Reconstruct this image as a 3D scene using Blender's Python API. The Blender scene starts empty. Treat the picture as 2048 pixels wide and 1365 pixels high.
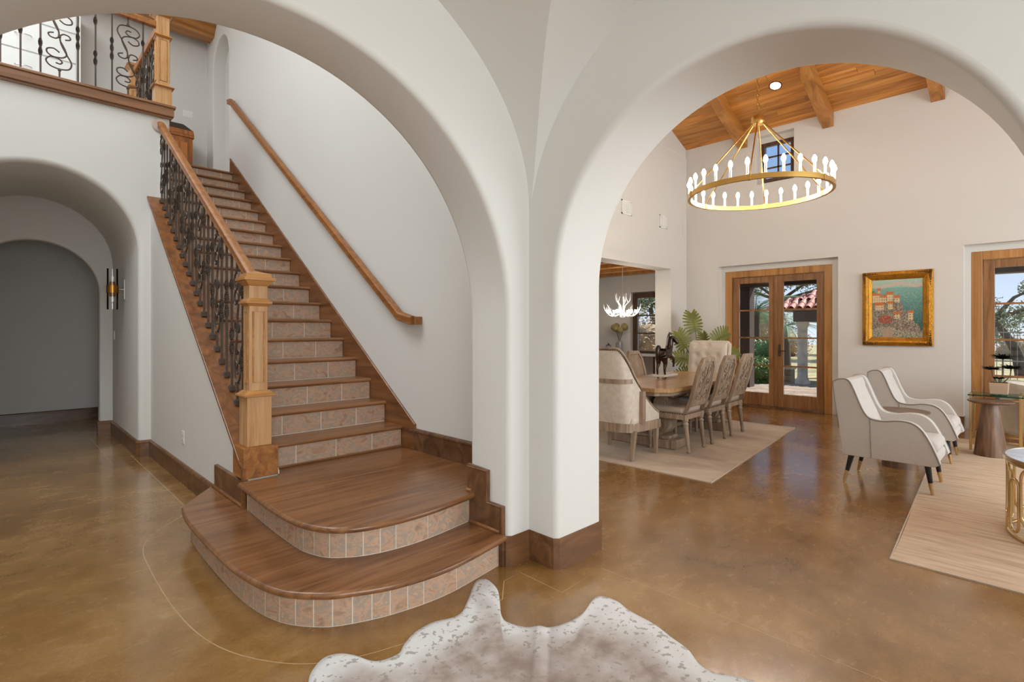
import bpy, bmesh, math, random
from mathutils import Vector, Matrix
random.seed(7)
PI = math.pi
sc = bpy.context.scene
COL = sc.collection

# ------------------------------------------------------------------ camera, world, lights, exposure
def srgb(r, g, b):
    f = lambda c: (c/255/12.92) if c/255 <= .04045 else ((c/255+.055)/1.055)**2.4
    return (f(r), f(g), f(b))
AV = math.atan(1064/1046.)
cam = bpy.data.cameras.new('camera'); camo = bpy.data.objects.new('camera', cam); COL.objects.link(camo)
cam.sensor_width = 36; cam.lens = 1046/2048*36; cam.shift_y = -22.5/2048; cam.clip_start = .05; cam.clip_end = 300
camo.location = (0, 0, 1.35); camo.rotation_euler = (PI/2, 0, AV-PI/2)
sc.camera = camo

w = bpy.data.worlds.new('sky'); sc.world = w; w.use_nodes = True
nt = w.node_tree; nt.nodes.clear()
o_ = nt.nodes.new('ShaderNodeOutputWorld'); bg = nt.nodes.new('ShaderNodeBackground')
tc = nt.nodes.new('ShaderNodeTexCoord'); sx = nt.nodes.new('ShaderNodeSeparateXYZ'); rp = nt.nodes.new('ShaderNodeValToRGB')
nt.links.new(tc.outputs['Generated'], sx.inputs[0]); nt.links.new(sx.outputs['Z'], rp.inputs[0])
rp.color_ramp.elements[0].position = 0.0; rp.color_ramp.elements[0].color = (*srgb(182, 194, 208), 1)
rp.color_ramp.elements[1].position = 0.22; rp.color_ramp.elements[1].color = (*srgb(112, 142, 180), 1)
nt.links.new(rp.outputs[0], bg.inputs[0]); bg.inputs[1].default_value = 1.5
nt.links.new(bg.outputs[0], o_.inputs[0])

def sun(rot, s, ang):
    l = bpy.data.lights.new('sun_offscreen', 'SUN'); l.energy = s; l.angle = math.radians(ang); l.color = (1, .95, .87)
    o = bpy.data.objects.new('sun_offscreen', l); o.rotation_euler = [math.radians(a) for a in rot]; COL.objects.link(o)
sun((48, 0, 62), 7.0, 1.0)
def area(name, loc, direction, sx_, sy_, power, col=(1, 1, 1)):
    l = bpy.data.lights.new(name, 'AREA'); l.shape = 'RECTANGLE'; l.size = sx_; l.size_y = sy_; l.energy = power; l.color = col
    o = bpy.data.objects.new(name, l); o.location = loc
    o.rotation_euler = Vector(direction).to_track_quat('-Z', 'Y').to_euler(); COL.objects.link(o)
    return o
area('living_window_offscreen', (6.0, -3.53, 2.2), (0, 1, 0), 6.0, 3.2, 240, (.84, .94, 1))      # window wall on the side of the living room
area('stair_high_window_offscreen', (-.2, 4.6, 6.45), (.25, 0, -1), 3.2, 3.2, 205, (.87, .95, 1))     # clerestory over the stair hall
area('entry_door_glass_offscreen', (-.7, -3.28, 1.8), (0, 1, 0), 3.2, 2.6, 165, (.86, .95, 1))               # glazed entry behind the camera
area('upper_hall_window_offscreen', (-.6, 8.4, 6.4), (0, .1, -1), 1.6, 1.2, 36, (.92, .97, 1))
vs = sc.view_settings
vs.view_transform = 'Standard'; vs.look = 'None'; vs.gamma = 1; vs.use_curve_mapping = False; vs.exposure = 0.25

# ------------------------------------------------------------------ helpers
OFF = {}
class MB:
    def __init__(s): s.v = []; s.f = []
    def add(s, vs_, fs):
        n = len(s.v); s.v += [tuple(p) for p in vs_]; s.f += [tuple(i+n for i in f) for f in fs]; return s
    def box(s, x0, y0, z0, x1, y1, z1):
        return s.add([(x0,y0,z0),(x1,y0,z0),(x1,y1,z0),(x0,y1,z0),(x0,y0,z1),(x1,y0,z1),(x1,y1,z1),(x0,y1,z1)],
                     [(0,3,2,1),(4,5,6,7),(0,1,5,4),(1,2,6,5),(2,3,7,6),(3,0,4,7)])
    def cbox(s, c, d): return s.box(c[0]-d[0]/2,c[1]-d[1]/2,c[2]-d[2]/2,c[0]+d[0]/2,c[1]+d[1]/2,c[2]+d[2]/2)
    def frus(s, c, w0, z0, w1, z1, d0=None, d1=None):
        d0 = d0 or w0; d1 = d1 or w1; x, y = c[0], c[1]
        P = [(x+a*w/2, y+b*d/2, z) for w, d, z in ((w0,d0,z0),(w1,d1,z1)) for a, b in ((-1,-1),(1,-1),(1,1),(-1,1))]
        return s.add(P, [(0,3,2,1),(4,5,6,7),(0,1,5,4),(1,2,6,5),(2,3,7,6),(3,0,4,7)])
    def prism(s, poly, a, b, f=lambda u, v, w_: (u, v, w_)):
        n = len(poly)
        P = [f(u, v, a) for u, v in poly]+[f(u, v, b) for u, v in poly]
        return s.add(P, [tuple(range(n))[::-1], tuple(range(n, 2*n))]+[(i, (i+1) % n, (i+1) % n+n, i+n) for i in range(n)])
    def tube(s, pts, r, n=8, closed=False, cap=True, sq=None, ref=None):
        pts = [Vector(p) for p in pts]; N = len(pts)
        rr = r if isinstance(r, (list, tuple)) else [r]*N
        up = None; V = []
        for i, p in enumerate(pts):
            a = pts[(i-1) % N] if (closed or i) else p; b = pts[(i+1) % N] if (closed or i < N-1) else p
            t = (b-a)
            t = t.normalized() if t.length > 1e-9 else Vector((0,0,1))
            if up is None:
                up = Vector(ref) if ref else (Vector((0,0,1)) if abs(t.z) < .9 else Vector((1,0,0)))
            up = up-t*up.dot(t)
            up = up.normalized() if up.length > 1e-6 else t.orthogonal().normalized()
            sd = t.cross(up)
            for k in range(n):
                an = 2*PI*k/n+PI/n
                if sq: V.append(p+sd*math.cos(an)*rr[i]*sq[0]+up*math.sin(an)*rr[i]*sq[1])
                else: V.append(p+sd*math.cos(an)*rr[i]+up*math.sin(an)*rr[i])
        F = []
        for i in range(N if closed else N-1):
            j = (i+1) % N
            for k in range(n): F.append((i*n+k, i*n+(k+1) % n, j*n+(k+1) % n, j*n+k))
        if cap and not closed: F += [tuple(range(n))[::-1], tuple(range((N-1)*n, N*n))]
        return s.add(V, F)
    def lathe(s, prof, c=(0,0,0), n=20, cap=True):
        V = [(c[0]+r*math.cos(2*PI*k/n), c[1]+r*math.sin(2*PI*k/n), c[2]+z) for r, z in prof for k in range(n)]
        F = [(i*n+k, i*n+(k+1) % n, (i+1)*n+(k+1) % n, (i+1)*n+k) for i in range(len(prof)-1) for k in range(n)]
        if cap: F += [tuple(range(n))[::-1], tuple(range((len(prof)-1)*n, len(prof)*n))]
        return s.add(V, F)
    def ball(s, c, r, n=8, m=5, sc_=(1,1,1)):
        V = [(c[0], c[1], c[2]-r*sc_[2])]
        for i in range(1, m):
            a = -PI/2+PI*i/m
            V += [(c[0]+r*sc_[0]*math.cos(a)*math.cos(2*PI*k/n), c[1]+r*sc_[1]*math.cos(a)*math.sin(2*PI*k/n), c[2]+r*sc_[2]*math.sin(a)) for k in range(n)]
        V.append((c[0], c[1], c[2]+r*sc_[2])); L = len(V)-1
        F = [(0, 1+(k+1) % n, 1+k) for k in range(n)]
        for i in range(m-2): F += [(1+i*n+k, 1+i*n+(k+1) % n, 1+(i+1)*n+(k+1) % n, 1+(i+1)*n+k) for k in range(n)]
        F += [(L, 1+(m-2)*n+k, 1+(m-2)*n+(k+1) % n) for k in range(n)]
        return s.add(V, F)
    def grid(s, fn, nu, nv, closed_u=False):
        V = [fn(i/nu, j/nv) for j in range(nv+1) for i in range(nu+1)]
        F = [(j*(nu+1)+i, j*(nu+1)+i+1, (j+1)*(nu+1)+i+1, (j+1)*(nu+1)+i) for j in range(nv) for i in range(nu)]
        return s.add(V, F)
    def sweep(s, prof, path, closed=False):     # prof: (out, z); path: plan points, out = right-hand side
        path = [Vector((p[0], p[1], p[2] if len(p) > 2 else 0)) for p in path]; N = len(path); V = []
        for i, p in enumerate(path):
            d0 = (p-path[i-1]) if (i or closed) else None; d1 = (path[(i+1) % N]-p) if (i < N-1 or closed) else None
            if d0 is None: d0 = d1
            if d1 is None: d1 = d0
            d0 = Vector((d0.x, d0.y)).normalized(); d1 = Vector((d1.x, d1.y)).normalized()
            n0 = Vector((d0.y, -d0.x)); n1 = Vector((d1.y, -d1.x)); m = (n0+n1).normalized(); k = 1/max(.35, m.dot(n0))
            for o, z in prof: V.append((p.x+m.x*o*k, p.y+m.y*o*k, p.z+z))
        n = len(prof)
        F = [(i*n+k, i*n+(k+1) % n, ((i+1) % N)*n+(k+1) % n, ((i+1) % N)*n+k) for i in range(N if closed else N-1) for k in range(n)]
        if not closed: F += [tuple(range(n)), tuple(range((N-1)*n, N*n))[::-1]]
        return s.add(V, F)
    def build(s, name, mat, parent=None, smooth=None, bevel=0, seg=2, solid=0, subsurf=0):
        me = bpy.data.meshes.new(name)
        off = OFF.get(parent.name, Vector()) if parent else Vector()
        me.from_pydata([tuple(Vector(p)+off) for p in s.v], [], s.f)
        bm = bmesh.new(); bm.from_mesh(me); bmesh.ops.recalc_face_normals(bm, faces=bm.faces[:]); bm.to_mesh(me); bm.free()
        if smooth:
            me.polygons.foreach_set('use_smooth', [True]*len(me.polygons)); me.set_sharp_from_angle(angle=math.radians(smooth))
        me.materials.append(mat)
        o = bpy.data.objects.new(name, me); COL.objects.link(o)
        if parent: o.parent = parent; OFF[o.name] = off
        if solid:
            md = o.modifiers.new('solid', 'SOLIDIFY'); md.thickness = solid; md.offset = 0
        if bevel:
            md = o.modifiers.new('bevel', 'BEVEL'); md.width = bevel; md.segments = seg; md.limit_method = 'ANGLE'; md.angle_limit = math.radians(40)
        if subsurf:
            md = o.modifiers.new('sub', 'SUBSURF'); md.levels = subsurf; md.render_levels = subsurf
        return o
def tag(o, label, cat, group=None, kind=None):
    o['label'] = label; o['category'] = cat
    if group: o['group'] = group
    if kind: o['kind'] = kind
    return o
def struct(o, label=None):
    o['kind'] = 'structure'
    if label: o['label'] = label
    return o
def thing(name, label, cat, loc=(0,0,0), rz=0, group=None, world=False, kind=None):
    o = bpy.data.objects.new(name, None); COL.objects.link(o); o.location = loc; o.rotation_euler = (0, 0, rz); o.empty_display_size = .1
    if kind == 'structure': struct(o, label)
    else: tag(o, label, cat, group)
    OFF[o.name] = -Vector(loc) if world else Vector()
    return o
def copy_tree(o, loc, rz, label, parent=None):
    c = o.copy(); COL.objects.link(c)
    if parent is None: c.location = loc; c.rotation_euler = (0, 0, rz); c['label'] = label
    else: c.parent = parent
    for ch in list(o.children): copy_tree(ch, None, None, None, c)
    return c
def share(o, parent, loc=None, rot=None):
    c = o.copy(); COL.objects.link(c); c.parent = parent
    if loc is not None: c.location = loc
    if rot is not None: c.rotation_euler = rot
    return c
def catmull(P, n=8, closed=False):
    P = [Vector(p) for p in P]; N = len(P); out = []
    for i in range(N if closed else N-1):
        p1 = P[i]; p2 = P[(i+1) % N]
        p0 = P[i-1] if (closed or i) else p1*2-p2; p3 = P[(i+2) % N] if (closed or i < N-2) else p2*2-p1
        for k in range(n):
            t = k/n; out.append(.5*((2*p1)+(p2-p0)*t+(2*p0-5*p1+4*p2-p3)*t*t+(3*p1-p0-3*p2+p3)*t**3))
    if not closed: out.append(P[-1])
    return out
def arch_wall(m, u0, u1, z0, z1, v0, v1, uc, zc, r, ob, bl, f, N=56, ex=1.0):
    C = [((uc-r, ob), (-1, 0)), ((uc-r, zc), (-1, 0))]
    C += [((uc-r*math.cos(PI*i/N), zc+ex*r*math.sin(PI*i/N)), (-math.cos(PI*i/N), math.sin(PI*i/N))) for i in range(1, N)]
    C += [((uc+r, zc), (1, 0)), ((uc+r, ob), (1, 0))]
    Q = [(bl*(1-math.sin(a*PI/12)), v0+bl*(1-math.cos(a*PI/12))) for a in range(7)]
    Q += [(bl*(1-math.sin(a*PI/12)), v1-bl*(1-math.cos(a*PI/12))) for a in range(6, -1, -1)]
    V = [f(c[0]+n[0]*o, v, c[1]+n[1]*o) for c, n in C for o, v in Q]; q = len(Q)
    m.add(V, [(i*q+k, i*q+k+1, (i+1)*q+k+1, (i+1)*q+k) for i in range(len(C)-1) for k in range(q-1)])
    for v in (v0, v1):
        P = [(c[0]+n[0]*bl, c[1]+n[1]*bl) for c, n in C]
        m.add([f(u0,v,ob), f(P[0][0],v,ob), f(P[1][0],v,P[1][1]), f(P[1][0],v,z1), f(u0,v,z1)], [(0,1,2,3,4)])
        m.add([f(u1,v,ob), f(P[-1][0],v,ob), f(P[-2][0],v,P[-2][1]), f(P[-2][0],v,z1), f(u1,v,z1)], [(0,1,2,3,4)])
        for i in range(1, len(P)-2): m.add([f(P[i][0],v,P[i][1]), f(P[i+1][0],v,P[i+1][1]), f(P[i+1][0],v,z1), f(P[i][0],v,z1)], [(0,1,2,3)])
        if ob > z0: m.add([f(u0,v,z0), f(u1,v,z0), f(u1,v,ob), f(u0,v,ob)], [(0,1,2,3)])
    for (a, b) in ((u0, u0), (u1, u1)): m.add([f(a,v0,z0), f(a,v1,z0), f(a,v1,z1), f(a,v0,z1)], [(0,1,2,3)])
    m.add([f(u0,v0,z1), f(u1,v0,z1), f(u1,v1,z1), f(u0,v1,z1)], [(0,1,2,3)])
    if ob > z0: m.add([f(uc-r-bl,v0,ob), f(uc+r+bl,v0,ob), f(uc+r+bl,v1,ob), f(uc-r-bl,v1,ob)], [(0,1,2,3)])
    return m
def hole_wall(m, u0, u1, z0, z1, v0, v1, holes, f):
    us = sorted({u0, u1, *[h[0] for h in holes], *[h[1] for h in holes]}); zs = sorted({z0, z1, *[h[2] for h in holes], *[h[3] for h in holes]})
    def solid(i, j):
        if i < 0 or j < 0 or i >= len(us)-1 or j >= len(zs)-1: return False
        u = (us[i]+us[i+1])/2; z = (zs[j]+zs[j+1])/2
        return not any(h[0] < u < h[1] and h[2] < z < h[3] for h in holes)
    for i in range(len(us)-1):
        for j in range(len(zs)-1):
            if not solid(i, j): continue
            a, b, c, d = us[i], us[i+1], zs[j], zs[j+1]
            for v in (v0, v1): m.add([f(a,v,c), f(b,v,c), f(b,v,d), f(a,v,d)], [(0,1,2,3)])
            if not solid(i-1, j): m.add([f(a,v0,c), f(a,v1,c), f(a,v1,d), f(a,v0,d)], [(0,1,2,3)])
            if not solid(i+1, j): m.add([f(b,v0,c), f(b,v1,c), f(b,v1,d), f(b,v0,d)], [(0,1,2,3)])
            if not solid(i, j-1): m.add([f(a,v0,c), f(b,v0,c), f(b,v1,c), f(a,v1,c)], [(0,1,2,3)])
            if not solid(i, j+1): m.add([f(a,v0,d), f(b,v0,d), f(b,v1,d), f(a,v1,d)], [(0,1,2,3)])
    return m
XW = lambda u, v, z: (u, v, z)      # wall running along x, thickness along y
YW = lambda u, v, z: (v, u, z)      # wall running along y, thickness along x

# ------------------------------------------------------------------ materials
def newmat(name):
    m = bpy.data.materials.new(name); m.use_nodes = True
    t = m.node_tree; b = t.nodes['Principled BSDF']; return m, t, b
def plain(name, col, rough=.5, metal=0, spec=.5, bump=0, bscale=60, var=0, vscale=3, emit=None, estr=0, sheen=0, coat=0):
    m, t, b = newmat(name); b.inputs['Base Color'].default_value = (*col, 1); b.inputs['Roughness'].default_value = rough
    b.inputs['Metallic'].default_value = metal; b.inputs['Specular IOR Level'].default_value = spec; b.inputs['Sheen Weight'].default_value = sheen
    b.inputs['Coat Weight'].default_value = coat; b.inputs['Coat Roughness'].default_value = .12
    if emit: b.inputs['Emission Color'].default_value = (*emit, 1); b.inputs['Emission Strength'].default_value = estr
    tc_ = t.nodes.new('ShaderNodeTexCoord')
    if bump:
        n = t.nodes.new('ShaderNodeTexNoise'); n.inputs['Scale'].default_value = bscale; n.inputs['Detail'].default_value = 3
        bp = t.nodes.new('ShaderNodeBump'); bp.inputs['Strength'].default_value = bump; bp.inputs['Distance'].default_value = .02
        t.links.new(tc_.outputs['Object'], n.inputs['Vector']); t.links.new(n.outputs[0], bp.inputs['Height']); t.links.new(bp.outputs[0], b.inputs['Normal'])
    if var:
        n = t.nodes.new('ShaderNodeTexNoise'); n.inputs['Scale'].default_value = vscale; n.inputs['Detail'].default_value = 4
        r = t.nodes.new('ShaderNodeValToRGB'); r.color_ramp.elements[0].position = .3; r.color_ramp.elements[1].position = .7
        r.color_ramp.elements[0].color = (*[c*(1-var) for c in col], 1); r.color_ramp.elements[1].color = (*[min(1, c*(1+var)) for c in col], 1)
        t.links.new(tc_.outputs['Object'], n.inputs['Vector']); t.links.new(n.outputs[0], r.inputs[0]); t.links.new(r.outputs[0], b.inputs['Base Color'])
    return m
def ramp(t, stops):
    r = t.nodes.new('ShaderNodeValToRGB'); e = r.color_ramp.elements
    while len(e) < len(stops): e.new(.5)
    for i, (p, c) in enumerate(stops): e[i].position = p; e[i].color = (*c, 1)
    return r
def wood(name, dark, mid, light, axis='y', rough=.35, scale=14, stretch=.07, rand=.35, coat=.15, bump=.06, knots=0):
    m, t, b = newmat(name); tc_ = t.nodes.new('ShaderNodeTexCoord'); oi = t.nodes.new('ShaderNodeObjectInfo')
    mp = t.nodes.new('ShaderNodeMapping'); s = [scale]*3; s['xyz'.index(axis)] = scale*stretch; mp.inputs['Scale'].default_value = s
    mul = t.nodes.new('ShaderNodeMath'); mul.operation = 'MULTIPLY'; mul.inputs[1].default_value = 37.
    t.links.new(oi.outputs['Random'], mul.inputs[0]); t.links.new(tc_.outputs['Object'], mp.inputs['Vector']); t.links.new(mul.outputs[0], mp.inputs['Location'])
    n = t.nodes.new('ShaderNodeTexNoise'); n.inputs['Scale'].default_value = 1; n.inputs['Detail'].default_value = 8; n.inputs['Roughness'].default_value = .62; n.inputs['Distortion'].default_value = 1.1
    t.links.new(mp.outputs[0], n.inputs['Vector'])
    r = ramp(t, [(.28, dark), (.5, mid), (.72, light)]); t.links.new(n.outputs[0], r.inputs[0])
    hv = t.nodes.new('ShaderNodeHueSaturation'); mr = t.nodes.new('ShaderNodeMapRange'); mr.inputs[3].default_value = 1-rand; mr.inputs[4].default_value = 1+rand
    t.links.new(oi.outputs['Random'], mr.inputs[0]); t.links.new(mr.outputs[0], hv.inputs['Value']); t.links.new(r.outputs[0], hv.inputs['Color'])
    t.links.new(hv.outputs[0], b.inputs['Base Color'])
    b.inputs['Roughness'].default_value = rough; b.inputs['Coat Weight'].default_value = coat; b.inputs['Coat Roughness'].default_value = .15
    bp = t.nodes.new('ShaderNodeBump'); bp.inputs['Strength'].default_value = bump; bp.inputs['Distance'].default_value = .01
    t.links.new(n.outputs[0], bp.inputs['Height']); t.links.new(bp.outputs[0], b.inputs['Normal'])
    return m
def mottled(name, stops, scale=4, rough=.5, detail=8, dist=.5, rand=True, bump=.1, coat=0, rrange=None, mapscale=None, spec=.5):
    m, t, b = newmat(name); tc_ = t.nodes.new('ShaderNodeTexCoord'); mp = t.nodes.new('ShaderNodeMapping')
    t.links.new(tc_.outputs['Object'], mp.inputs['Vector'])
    if mapscale: mp.inputs['Scale'].default_value = mapscale
    if rand:
        oi = t.nodes.new('ShaderNodeObjectInfo'); mul = t.nodes.new('ShaderNodeMath'); mul.operation = 'MULTIPLY'; mul.inputs[1].default_value = 53.
        t.links.new(oi.outputs['Random'], mul.inputs[0]); t.links.new(mul.outputs[0], mp.inputs['Location'])
    n = t.nodes.new('ShaderNodeTexNoise'); n.inputs['Scale'].default_value = scale; n.inputs['Detail'].default_value = detail; n.inputs['Roughness'].default_value = .6; n.inputs['Distortion'].default_value = dist
    t.links.new(mp.outputs[0], n.inputs['Vector']); r = ramp(t, stops); t.links.new(n.outputs[0], r.inputs[0]); t.links.new(r.outputs[0], b.inputs['Base Color'])
    b.inputs['Roughness'].default_value = rough; b.inputs['Coat Weight'].default_value = coat; b.inputs['Coat Roughness'].default_value = .1; b.inputs['Specular IOR Level'].default_value = spec
    if rrange:
        mr = t.nodes.new('ShaderNodeMapRange'); mr.inputs[3].default_value = rrange[0]; mr.inputs[4].default_value = rrange[1]
        mr.inputs[1].default_value = .3; mr.inputs[2].default_value = .7
        t.links.new(n.outputs[0], mr.inputs[0]); t.links.new(mr.outputs[0], b.inputs['Roughness'])
    if bump:
        bp = t.nodes.new('ShaderNodeBump'); bp.inputs['Strength'].default_value = bump; bp.inputs['Distance'].default_value = .01
        t.links.new(n.outputs[0], bp.inputs['Height']); t.links.new(bp.outputs[0], b.inputs['Normal'])
    return m
def glassmat(name, col=(1,1,1), rough=0, alpha=.12):
    m, t, b = newmat(name); out = t.nodes['Material Output']
    tr = t.nodes.new('ShaderNodeBsdfTransparent'); tr.inputs[0].default_value = (*col, 1)
    gl = t.nodes.new('ShaderNodeBsdfGlossy'); gl.inputs['Roughness'].default_value = rough
    lw = t.nodes.new('ShaderNodeFresnel'); lw.inputs[0].default_value = 1.45
    mx = t.nodes.new('ShaderNodeMixShader'); t.links.new(lw.outputs[0], mx.inputs[0]); t.links.new(tr.outputs[0], mx.inputs[1]); t.links.new(gl.outputs[0], mx.inputs[2])
    t.links.new(mx.outputs[0], out.inputs[0]); return m

PLASTER = plain('plaster', srgb(220, 216, 210), .75, bump=.05, bscale=9, spec=.25)
PLASTER2 = PLASTER
WHITE = plain('white_paint', srgb(236, 235, 232), .45)
PLATE = plain('white_plastic', srgb(235, 233, 228), .35)
def concrete():
    m, t, b = newmat('stained_concrete'); tc_ = t.nodes.new('ShaderNodeTexCoord')
    def nz(scale, detail, dist, ms=(1, 1, 1)):
        mp = t.nodes.new('ShaderNodeMapping'); mp.inputs['Scale'].default_value = ms; mp.inputs['Rotation'].default_value = (0, 0, .6); t.links.new(tc_.outputs['Object'], mp.inputs['Vector'])
        n = t.nodes.new('ShaderNodeTexNoise'); n.inputs['Scale'].default_value = scale; n.inputs['Detail'].default_value = detail; n.inputs['Roughness'].default_value = .65; n.inputs['Distortion'].default_value = dist
        t.links.new(mp.outputs[0], n.inputs['Vector']); return n.outputs[0]
    a = nz(1.3, 14, .35); c = nz(5, 14, .3, (1, 1.8, 1)); d = nz(70, 6, 0)
    def mth(op, x, y):
        q = t.nodes.new('ShaderNodeMath'); q.operation = op
        for k, v in enumerate((x, y)):
            if isinstance(v, (int, float)): q.inputs[k].default_value = v
            else: t.links.new(v, q.inputs[k])
        return q.outputs[0]
    f = mth('ADD', mth('ADD', mth('MULTIPLY', a, .62), mth('MULTIPLY', c, .2)), mth('MULTIPLY', d, .18))
    r = ramp(t, [(.32, srgb(94, 64, 30)), (.43, srgb(132, 94, 48)), (.51, srgb(149, 109, 59)), (.59, srgb(165, 126, 75)), (.7, srgb(188, 150, 103))])
    t.links.new(f, r.inputs[0]); t.links.new(r.outputs[0], b.inputs['Base Color'])
    mr = t.nodes.new('ShaderNodeMapRange'); mr.inputs[1].default_value = .35; mr.inputs[2].default_value = .65; mr.inputs[3].default_value = .2; mr.inputs[4].default_value = .3
    t.links.new(c, mr.inputs[0]); t.links.new(mr.outputs[0], b.inputs['Roughness']); b.inputs['Coat Weight'].default_value = .6; b.inputs['Coat Roughness'].default_value = .13
    bp = t.nodes.new('ShaderNodeBump'); bp.inputs['Strength'].default_value = .04; bp.inputs['Distance'].default_value = .01; t.links.new(c, bp.inputs['Height']); t.links.new(bp.outputs[0], b.inputs['Normal'])
    return m
CONC = concrete()
SCORE = plain('score_line', srgb(196, 164, 124), .5)
OAK = wood('golden_oak', srgb(156, 106, 62), srgb(192, 144, 94), srgb(212, 168, 120), 'z', rough=.38, rand=.06)
OAKM = wood('oak_moulding', srgb(154, 98, 46), srgb(184, 126, 66), srgb(204, 148, 86), 'x', rough=.35, rand=.06)
RAILW = wood('rail_wood', srgb(112, 64, 26), srgb(154, 96, 44), srgb(178, 120, 62), 'y', rough=.42, coat=0, rand=.05, scale=20)
TREAD = wood('tread_wood', srgb(98, 60, 32), srgb(136, 90, 54), srgb(162, 112, 72), 'x', rough=.3, rand=.06, scale=16, coat=.25)
BASEW = wood('baseboard_wood', srgb(68, 42, 24), srgb(106, 70, 42), srgb(138, 96, 62), 'x', rough=.38, rand=.12, scale=7, stretch=.3)
STRW = wood('stringer_wood', srgb(82, 44, 18), srgb(122, 74, 36), srgb(150, 98, 52), 'y', rough=.33, rand=.05, scale=12)
CAPW = wood('balcony_cap_wood', srgb(100, 64, 40), srgb(138, 94, 62), srgb(168, 120, 86), 'x', rough=.25, rand=.05, scale=8, coat=.3)
DOORW = wood('door_wood', srgb(108, 70, 40), srgb(148, 102, 60), srgb(174, 126, 80), 'z', rough=.36, rand=.08)
FRAMEW = wood('door_frame_wood', srgb(128, 82, 38), srgb(174, 120, 62), srgb(200, 146, 86), 'z', rough=.36, rand=.06, scale=8)
DOORW2 = DOORW
DARKW = wood('dark_window_wood', srgb(56, 38, 28), srgb(88, 62, 46), srgb(112, 82, 62), 'z', rough=.4, rand=.06)
CEILW = wood('ceiling_plank_wood', srgb(140, 82, 30), srgb(190, 124, 54), srgb(214, 154, 78), 'y', rough=.4, rand=.22, scale=10)
BEAMW = wood('beam_wood', srgb(130, 78, 32), srgb(176, 116, 54), srgb(200, 142, 76), 'x', rough=.45, rand=.06, scale=7)
UBEAM = BEAMW
TABLEW = wood('table_oak', srgb(150, 106, 62), srgb(182, 138, 88), srgb(206, 166, 116), 'x', rough=.3, rand=.05, scale=14, coat=.3)
GREYW = wood('grey_oak', srgb(120, 100, 82), srgb(158, 136, 114), srgb(184, 162, 140), 'z', rough=.5, rand=.06, scale=18)
DRUMW = wood('drum_walnut', srgb(74, 50, 36), srgb(110, 80, 60), srgb(138, 106, 82), 'z', rough=.38, rand=.08, scale=14)
STONE = mottled('slate_tile', [(.24, srgb(118, 104, 96)), (.36, srgb(168, 134, 110)), (.47, srgb(196, 158, 130)), (.56, srgb(164, 146, 130)), (.64, srgb(202, 164, 134)), (.78, srgb(176, 130, 104))], scale=10, rough=.6, detail=12, dist=.8, bump=.25, mapscale=(1, 1, 1.6))
GROUT = plain('grout', srgb(222, 212, 198), .85, bump=.1, bscale=80)
IRON = plain('wrought_iron', srgb(86, 73, 63), .42, .55, bump=.15, bscale=90)
IRONL = IRON
GOLD = plain('brushed_gold', srgb(214, 172, 98), .28, 1)
GOLDP = plain('pale_gold', srgb(214, 186, 136), .25, 1)
BRASS = plain('antique_brass', srgb(176, 124, 60), .3, 1)
NICKEL = plain('nickel', srgb(196, 192, 186), .25, 1)
BULB = plain('lit_bulb', (1, .95, .85), .3, emit=(1, .93, .8), estr=110)
CANDLE = plain('candle_sleeve', srgb(240, 236, 226), .4)
GLASS = glassmat('clear_glass')
TEAL = glassmat('teal_edge_glass', srgb(150, 225, 222))
CREAM = plain('cream_linen', srgb(214, 202, 186), .9, bump=.18, bscale=220, sheen=.2, var=.06, vscale=14, spec=.2)
SEATF = plain('taupe_seat_fabric', srgb(190, 172, 152), .9, bump=.15, bscale=200, sheen=.2, spec=.2)
BOUCLE = plain('pale_boucle', srgb(208, 201, 194), .92, bump=.3, bscale=260, sheen=.25, var=.05, vscale=120, spec=.2)
PIPING = plain('grey_piping', srgb(150, 142, 136), .8)
BLACK = plain('black_lacquer', srgb(26, 24, 24), .3)
NAIL = plain('nailhead', srgb(84, 66, 50), .35, .9)

# ------------------------------------------------------------------ the setting
def S(m, name, mat, label=None, **k): return struct(m.build(name, mat, **k), label)
S(MB().box(-4, -4, -.12, 9.62, 10.4, 0), 'floor', CONC, 'polished brown stained concrete floor')
floor = bpy.data.objects['floor']
XA, YA, XB, YB = 2.23, 2.125, 2.65, 2.47        # inner corner of the two arched walls and their far faces
S(arch_wall(MB(), -3, XA, 0, 6.6, YA, YB, 0.83, 1.415, 1.235, 0, .034, XW, 72), 'wall_front', PLASTER, 'plaster wall with the wide arch to the stairs', smooth=35)
S(arch_wall(MB(), -3.6, YB, 0, 6.6, XA, XB, 0.945, 1.603, .967, 0, .034, YW, 64), 'wall_right', PLASTER, 'plaster wall with the arch to the living room', smooth=35)
# groin vault over the entry
xc, hx, zA0, bA = .83, 1.40, 2.05, 1.12
yc, hy, zB0, bB = .945, 1.18, 1.89, 1.145
zA = lambda x: zA0+bA*math.sqrt(max(0, 1-((x-xc)/hx)**2))
zB = lambda y: zB0+bB*math.sqrt(max(0, 1-((y-yc)/hy)**2))
yg = lambda x: hy*math.sqrt(max(0, 1-((zA(x)-zB0)/bB)**2)) if zA(x) < zB0+bB else 0
xg = lambda y: hx*math.sqrt(max(0, 1-((zB(y)-zA0)/bA)**2)) if zB(y) > zA0 else hx
m = MB()
for sg in (1, -1):
    def wa(i, j):
        x = xc-hx*math.cos(PI*i); a = yc+sg*yg(x); return (x, a+(yc+sg*hy-a)*j, zA(x))
    def wb(i, j):
        y = yc-hy*math.cos(PI*i); a = xc+sg*xg(y); return (a+(xc+sg*hx-a)*j, y, zB(y))
    m.grid(wa, 72, 10); m.grid(wb, 72, 10)
S(m, 'ceiling', PLASTER, 'plaster groin vault over the entry', smooth=25)
S(MB().box(-.9, -.6, 3.3, XA+.1, YA+.1, 3.4), 'ceiling', PLASTER, 'slab over the entry vault')
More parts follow.
